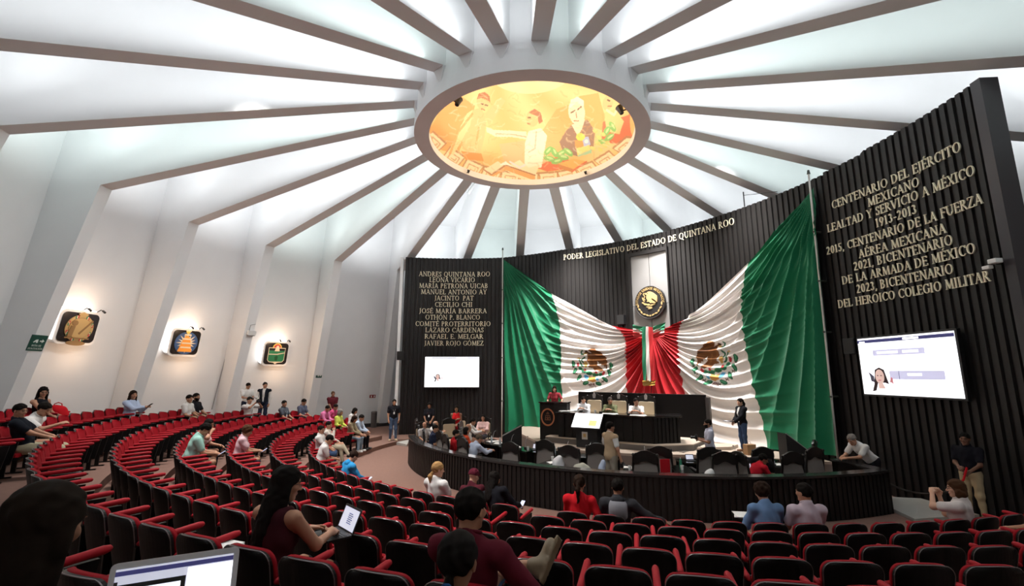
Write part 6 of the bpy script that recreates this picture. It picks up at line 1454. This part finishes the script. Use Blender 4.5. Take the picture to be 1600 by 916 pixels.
for mi_, az in enumerate((203.5, 215.5, 222, 229, 236.6, 243, 257, 271, 280)): microphone(on_desk(az, 6.0), rad(az), 'black gooseneck microphone, %s from the left along the delegates desks' % nth(mi_ + 1))
# garments hung on chairs and the red folder
def drape(p, size, rgb, label, name='draped_garment', cat='garment'):
    v, f = surf_nets(lambda P: d_ell(P, (0, 0, 0), size) + .02 * np.sin(22 * P[:, 0]) * np.sin(18 * P[:, 2] + 1), -np.array(size) - .08, np.array(size) + .08, .022); o = mesh_np(name, v, f, cloth(rgb)); o.location = p; tag(o, label, cat)
drape(pol(BC, 7.75, 241.0, FL + .78), (.15, .10, .22), (.66, .66, .68), 'white garment hung on a carved chair left of the photographer'); drape(pol(BC, 7.7, 245.2, FL + .70), (.22, .14, .16), (.40, .40, .34), 'pale grey garment bundled on a chair arm')
drape(pol(BC, 7.6, 249.0, FL + .72), (.09, .08, .24), (.40, .46, .60), 'pale blue garment hanging right of a grey-backed chair'); drape(pol(BC, 7.9, 266.6, FL + .74), (.12, .10, .16), (.74, .74, .74), 'white bag beside the chair in the middle of the barrier', 'white_bag', 'bag')
drape(pol(BC, 7.35, 277.6, FL + .82), (.34, .14, .26), (.014, .014, .016), 'black jacket draped over a chair left of the man in red')
p = pol(BC, 7.45, 260.0, FL + .86); b = MB(); b.box((0, 0, 0), (.24, .03, .30), .2); o = b.build('red_folder', cloth((.50, .012, .02)), bevel=.004); o.location = p; tag(o, 'red folder standing beside a carved chair', 'folder')
build_seats()
# ------------------------------------------------------------------ things on the white walls
def shell_frame(px, py, k, off=0.0):
    """point and axes on the wall panel between blade k and k+1"""
    d = ray(px, py); a0, a1 = rad(BLADE_AZ[k % 24]), rad(BLADE_AZ[(k + 1) % 24]); best = None
    for (r0, z0), (r1, z1) in (((15.95, -3.3), (14.95, 3.0)), ((14.95, 3.0), (14.15, 8.9))):
        A0 = np.array([HC[0] + r0 * math.cos(a0), HC[1] + r0 * math.sin(a0), z0]); B0 = np.array([HC[0] + r0 * math.cos(a1), HC[1] + r0 * math.sin(a1), z0])
        A1 = np.array([HC[0] + r1 * math.cos(a0), HC[1] + r1 * math.sin(a0), z1]); n = np.cross(B0 - A0, A1 - A0); n /= np.linalg.norm(n)
        if n @ np.array([HC[0] - A0[0], HC[1] - A0[1], 0]) < 0: n = -n
        t = ((A0 + n * off) @ n) / (d @ n); p = d * t
        if z0 - .05 <= p[2] <= z1 + .05 or best is None: best = (p, n)
    p, n = best; X = np.cross([0, 0, 1.0], n); X /= np.linalg.norm(X); Y = np.cross(n, X)
    return Matrix(((X[0], Y[0], n[0], p[0]), (X[1], Y[1], n[1], p[1]), (X[2], Y[2], n[2], p[2]), (0, 0, 0, 1)))
def fin_frame(px, py, az, off=0.0):
    a = rad(az); n = np.array([-math.cos(a), -math.sin(a), -.25]); n /= np.linalg.norm(n); d = ray(px, py)
    A0 = np.array([HC[0] + 13.05 * math.cos(a), HC[1] + 13.05 * math.sin(a), 5.64]) + n * off
    p = d * ((A0 @ n) / (d @ n)); X = np.cross([0, 0, 1.0], n); X /= np.linalg.norm(X); Y = np.cross(n, X)
    return Matrix(((X[0], Y[0], n[0], p[0]), (X[1], Y[1], n[1], p[1]), (X[2], Y[2], n[2], p[2]), (0, 0, 0, 1)))
def placed(name, label, cat, M, group=None):
    r = thing(name, label, cat, (0, 0, 0), 0, group); r.matrix_world = M; return r
M_LITFRAME = mat('lit_frame', (1.0, .97, .93), .5, emit=1.6)
M_PANELBLK = mat('panel_dark', (.018, .013, .012), .25)
M_MEDAL = mat('medal_gold', (.62, .44, .20), .4, metal=.4)
def lit_picture(corners, k, label):
    F = [shell_frame(*c, k, .30) for c in corners]; P = [f.translation for f in F]; c = sum(P, Vector()) / 4
    M = F[0].copy(); M.translation = c; X = M.to_3x3().col[0]; Y = M.to_3x3().col[1]
    w = abs(((P[1] - P[0]).dot(X) + (P[2] - P[3]).dot(X)) / 2); h = abs(((P[0] - P[3]).dot(Y) + (P[1] - P[2]).dot(Y)) / 2)
    r = placed('lit_wall_panel', label, 'picture', M, None)
    b = MB(); b.rbox((0, 0, -.13), (w, h, .26), .20, seg=6); b.build('light_box', M_WHITE, r)
    b = MB(); b.rbox((0, 0, .012), (w - .16, h - .16, .03), .15, seg=6); f = b.build('dark_face', M_PANELBLK, r)
    # lit strips along the left and the top side of the box
    b = MB(); b.rbox((-.05, .05, -.14), (w - .02, h - .02, .20), .20, seg=6); b.build('lit_strip', M_LITFRAME, r)
    for sx in (.0, .36):
        b = MB(); b.tube([(w * sx, h / 2 - .02, -.05), (w * sx, h / 2 + .10, .10), (w * sx, h / 2 + .06, .22)], .014, 6); b.tube([(w * sx, h / 2 + .08, .18), (w * sx, h / 2 + .03, .28)], .035, 8); b.build('picture_lamp', M_BLACKPL, r)
    for x, y, z, e in ((-.1 * w, h * .45, .75, 8), (w * .25, -h / 2 - .35, .45, 8), (w * .1, h / 2 + .35, .30, 5)):
        l = bpy.data.lights.new('picture_glow', 'POINT'); l.energy = e; l.color = (1, .66, .42); l.shadow_soft_size = .10; o = bpy.data.objects.new('picture_glow', l); COL.objects.link(o)
        o.location = M @ Vector((x, y, z))
    return r, w, h
def plate(par, pts, z0, z1, m, nm): b = MB(); b.prism(pts, z0, z1); return b.build(nm, m, par)
def ellp(x, y, rx, ry, n=28): return [(x + rx * math.cos(t), y + ry * math.sin(t)) for t in np.linspace(0, 2 * PI, n + 1)[:-1]]
M_RED_P = mat('paint_red', (.50, .03, .03), .5); M_GRN_P = mat('paint_green', (.03, .22, .09), .5); M_BLU_P = mat('paint_blue', (.05, .11, .26), .5); M_ORG_P = mat('paint_orange', (.80, .30, .04), .5, emit=.12); M_CRM_P = mat('paint_cream', (.85, .72, .52), .5); M_YEL_P = mat('paint_yellow', (.85, .60, .12), .5); M_BRN_P = mat('paint_brown', (.25, .15, .06), .5)
r, w, h = lit_picture([(97, 482), (161, 489), (146, 541), (80, 536)], 11, 'lit square panel with a gold medallion, leftmost on the white wall')
R_ = min(w, h) * .39
plate(r, ellp(0, -.02, R_, R_), .03, .055, M_MEDAL, 'medallion'); plate(r, ellp(0, -.02, R_ * .80, R_ * .80), .055, .065, M_BRN_P, 'ring_groove'); plate(r, ellp(0, -.02, R_ * .77, R_ * .77), .065, .075, M_MEDAL, 'medallion_field')
for t in (20, 65, 115, 160, 205, 250, 290, 335):
    c, s = math.cos(rad(t)), math.sin(rad(t)); q = R_ * .9
    for j, m in ((-1, M_RED_P), (0, M_CRM_P), (1, M_GRN_P)): x, y = q * math.cos(rad(t + 5 * j)), -.02 + q * math.sin(rad(t + 5 * j)); plate(r, [(x - .02, y - .045), (x + .02, y - .045), (x + .02, y + .045), (x - .02, y + .045)], .055, .062, m, 'ribbon_bar')
plate(r, [(-.10, R_ * .86), (-.16, R_ * 1.02), (0, R_ * 1.18), (.16, R_ * 1.02), (.10, R_ * .86)], .055, .075, M_MEDAL, 'top_knot')
plate(r, [(-.34, -.30), (-.20, -.30), (-.16, .05), (-.30, .05)], .075, .09, M_BRN_P, 'seated_figure'); plate(r, ellp(-.20, .14, .09, .09), .075, .09, M_BRN_P, 'figure_head'); plate(r, [(-.02, -.18), (.02, -.22), (.36, .24), (.32, .28)], .075, .085, M_BRN_P, 'spear')
plate(r, [(-.40, -.36), (.36, -.36), (.36, -.32), (-.40, -.32)], .075, .085, M_BRN_P, 'ground_line'); plate(r, ellp(-.02, -.50, .30, .08), .075, .085, M_BRN_P, 'foot_scroll')
r, w, h = lit_picture([(270, 512), (318, 515), (309, 558), (260, 556)], 10, 'lit square panel with a pale starburst on a blue disc, middle one')
R_ = min(w, h) * .40; plate(r, ellp(0, -.02, R_, R_), .03, .05, M_BLU_P, 'blue_disc'); P = []
for k in range(32): q = (R_ * .92 if k % 4 == 0 else R_ * .80) if k % 2 == 0 else R_ * .42; P.append((q * math.cos(PI * k / 16 + PI / 2), -.02 + q * math.sin(PI * k / 16 + PI / 2)))
plate(r, P, .05, .06, M_CRM_P, 'starburst'); plate(r, [(-.30, -R_ * .82), (.26, -R_ * .82), (.10, R_ * .40), (-.02, R_ * .70), (-.14, R_ * .40)], .06, .075, M_ORG_P, 'tower')
for k in range(5): y = -R_ * .5 + .17 * k; plate(r, [(-.22 + .025 * k, y), (.19 - .022 * k, y), (.18 - .022 * k, y + .06), (-.21 + .025 * k, y + .06)], .075, .082, M_CRM_P, 'tower_band')
plate(r, ellp(-.02, R_ * .95, .08, .08), .06, .08, M_YEL_P, 'beacon')
r, w, h = lit_picture([(413, 532), (454, 535), (448, 573), (408, 571)], 9, 'lit square panel with a green shield and a red sun, rightmost on the white wall')
a = min(w, h) * .34; plate(r, ellp(.0, a * .72, a * .52, a * .52), .03, .045, M_YEL_P, 'sun_rim'); plate(r, ellp(0, a * .72, a * .40, a * .40), .045, .05, M_RED_P, 'sun')
plate(r, [(-a, a * .72), (-a, -a * .75), (-a * .8, -a * 1.0), (-.2 * a, -a * 1.1), (0, -a * 1.25), (.2 * a, -a * 1.1), (a * .8, -a * 1.0), (a, -a * .75), (a, a * .72)], .05, .06, M_CRM_P, 'shield_rim')
plate(r, [(-a * .93, a * .64), (-a * .93, -a * .72), (-a * .75, -a * .93), (a * .75, -a * .93), (a * .93, -a * .72), (a * .93, a * .64)], .06, .066, M_GRN_P, 'shield_field')
plate(r, [(-a * .93, a * .38), (a * .93, a * .38), (a * .93, a * .64), (-a * .93, a * .64)], .066, .07, M_PANELBLK, 'dark_band'); plate(r, [(-a * .3, a * .30), (a * .3, a * .30), (a * .12, a * .95), (-a * .12, a * .95)], .07, .078, M_CRM_P, 'light_ray')
plate(r, [(-a * .93, -a * .12), (a * .1, -a * .12), (a * .93, a * .10), (a * .93, a * .18), (0, -a * .02), (-a * .93, -a * .02)], .07, .075, M_CRM_P, 'wave'); plate(r, [(-.12 * a, -a * .8), (.14 * a, -a * .8), (.2 * a, -a * .35), (0, -a * .2), (-.2 * a, -a * .4)], .07, .075, mat('paint_leaf', (.01, .09, .03), .5), 'plant')

# exit signs
M_SIGN_G = mat('sign_green', (.008, .075, .055), .4); M_SIGN_W = mat('sign_white', (.80, .84, .80), .5)
def exit_sign(M, label, w, h, arrow):
    r = placed('exit_sign', label, 'sign', M); b = MB(); b.box((0, 0, .01), (w, h, .02)); b.build('sign_board', M_SIGN_G, r)
    S_ = w / .6
    plate(r, [(-.18 * S_, .03 * S_), (-.10 * S_, .12 * S_), (-.02 * S_, .14 * S_), (.0, .02 * S_), (-.06 * S_, .0), (-.08 * S_, .06 * S_), (-.15 * S_, .01 * S_)], .02, .024, M_SIGN_W, 'running_figure')
    plate(r, [(.06 * S_, .055 * S_), (.14 * S_, .055 * S_), (.14 * S_, .01 * S_), (.23 * S_, .08 * S_), (.14 * S_, .15 * S_), (.14 * S_, .10 * S_), (.06 * S_, .10 * S_)], .02, .024, M_SIGN_W, 'arrow')
    for txt, y, hh in arrow:
        Q, ww = text_quads(txt); V, F = extrude_quads(Q, lambda x, yy, d: Vector((-ww * hh / 2 + x * hh, y + yy * hh, .02 + d)), .004); mesh_np('sign_text', V, F, M_SIGN_W, r, smooth=False)
exit_sign(fin_frame(57.5, 536, 181, .005), 'green exit sign with a running figure and an arrow, far left of the wall', .46, .46, (('RUTA DE', -.10, .05), ('EVACUACIÓN', -.19, .05)))
exit_sign(fin_frame(498, 588.5, 136, .005), 'small green exit sign at the right part of the white wall', .30, .13, ())
M = shell_frame(582, 619.5, 8, .01); r = placed('fire_sign', 'small red fire sign on the white wall near the trash can', 'sign', M); b = MB(); b.box((0, 0, .01), (.34, .17, .02)); b.build('sign_board', mat('sign_red', (.28, .012, .015), .4), r)
plate(r, [(-.10, -.06), (-.04, -.06), (-.04, .05), (-.10, .05)], .02, .024, M_SIGN_W, 'extinguisher_icon'); plate(r, [(.06, -.05), (.12, -.05), (.12, .05), (.06, .05)], .02, .024, M_SIGN_W, 'flame_icon')
# steel bin by the far wall
p = at_z(583.5, 668, -2.83); r = thing('trash_can', 'round steel trash can standing by the far white wall', 'trash can', (p[0], p[1], -2.83))
b = MB(); b.lathe([(.001, 0), (.15, 0), (.16, .80), (.14, .80), (.14, .1)], 24); b.build('bin_body', mat('bin_steel', (.16, .15, .145), .4, metal=.6), r, smooth=False); b = MB(); b.lathe([(.165, .78), (.17, .82), (.12, .86), (.001, .86)], 24); b.build('bin_lid', mat('bin_lid', (.22, .21, .20), .4, metal=.6), r)
# emergency lamp and conduit
M = fin_frame(392, 520, 151, .02); r = placed('emergency_lamp', 'white emergency lamp box on the rib left of the green shield panel', 'lamp', M)
b = MB(); b.rbox((0, 0, .06), (.36, .20, .12), .03); b.build('lamp_box', M_WHITEPAPER, r); b = MB(); b.box((0, -.10, .06), (.30, .05, .10)); b.build('lamp_lens', mat('lens_grey', (.25, .25, .25), .3), r); b = MB(); b.tube([(-.1, .1, .02), (-.1, .34, .02), (.1, .40, .03)], .012, 6); b.build('cable', mat('cable_grey', (.35, .35, .35), .5), r)
pts = [shell_frame(x, y, 10, .03).translation for x, y in ((331, 640), (340, 605), (352, 560), (364, 503))] ; q = MB(); q.tube([tuple(p) for p in pts], .018, 6); tag(q.build('conduit', mat('conduit_grey', (.36, .36, .37), .5)), 'thin grey conduit running up the white wall beside the rib', 'conduit')
# clamp lamps on the ring and a fixture under a rib
for px, py, d_, label in ((715, 157.5, None, 'black clamp lamp on the inner edge of the ceiling ring, upper left'), (968, 171.5, None, 'black clamp lamp on the inner edge of the ceiling ring, upper right'), (730, 270, 1, 'small black clamp lamp at the lower left of the ceiling ring'), (920, 274, 1, 'small black clamp lamp at the lower right of the ceiling ring')):
    p = at_z(px, py, 7.32 if d_ is None else 7.25); v = np.array([HC[0] - p[0], HC[1] - p[1]]); v /= np.linalg.norm(v); s = 1.0 if d_ is None else .5
    e = Vector((HC[0] - v[0] * (RING_RI - .02), HC[1] - v[1] * (RING_RI - .02), 7.26))
    r = thing('clamp_lamp', label, 'lamp', tuple(e)); V3 = Vector((v[0], v[1], 0))
    b = MB(); b.tube([tuple(-V3 * .03), tuple(V3 * .10 * s), tuple(V3 * .16 * s + Vector((0, 0, -.02)))], .02 * s, 6); b.build('clamp_arm', M_BLACKPL, r)
    b = MB(); b.tube([tuple(V3 * .14 * s + Vector((0, 0, -.08 * s))), tuple(V3 * .20 * s + Vector((0, 0, .10 * s))), tuple(V3 * .22 * s + Vector((0, 0, .14 * s)))], [.06 * s, .10 * s, .11 * s], 10); b.build('lamp_head', M_BLACKPL, r)
pts = [at_d(741, 289, 20.5), at_d(736, 297, 20.5), at_d(731, 303, 20.5)]
r = thing('tube_spotlight', 'slim grey spotlight hanging below the ceiling ring at left', 'lamp', tuple(pts[0])); b = MB(); b.tube([(0, 0, 0), tuple(pts[2] - pts[0])], .07, 10); b.build('lamp_tube', mat('lamp_grey', (.45, .46, .46), .4), r); b = MB(); b.tube([(0, 0, 0), (0, .1, .45)], .02, 6); b.build('hanger', mat('lamp_grey', (.45, .46, .46), .4), r)
ph, z = on_wall(1163, 318, -.05); p = wall_pt(ph, 5.95, -.05); r = thing('antenna_rod', 'thin rod with a wire on top of the dark wall left of the right flag', 'rod', tuple(p)); b = MB(); b.tube([(0, 0, 0), (0, 0, .55)], .02, 6); b.build('rod', M_BLACKPL, r); q = wall_pt(ph - 5.5, 5.95, -.05) - p; b = MB(); b.tube([(0, 0, .42), tuple(q + np.array([0, 0, .08]))], .01, 5); b.build('wire', M_BLACKPL, r)
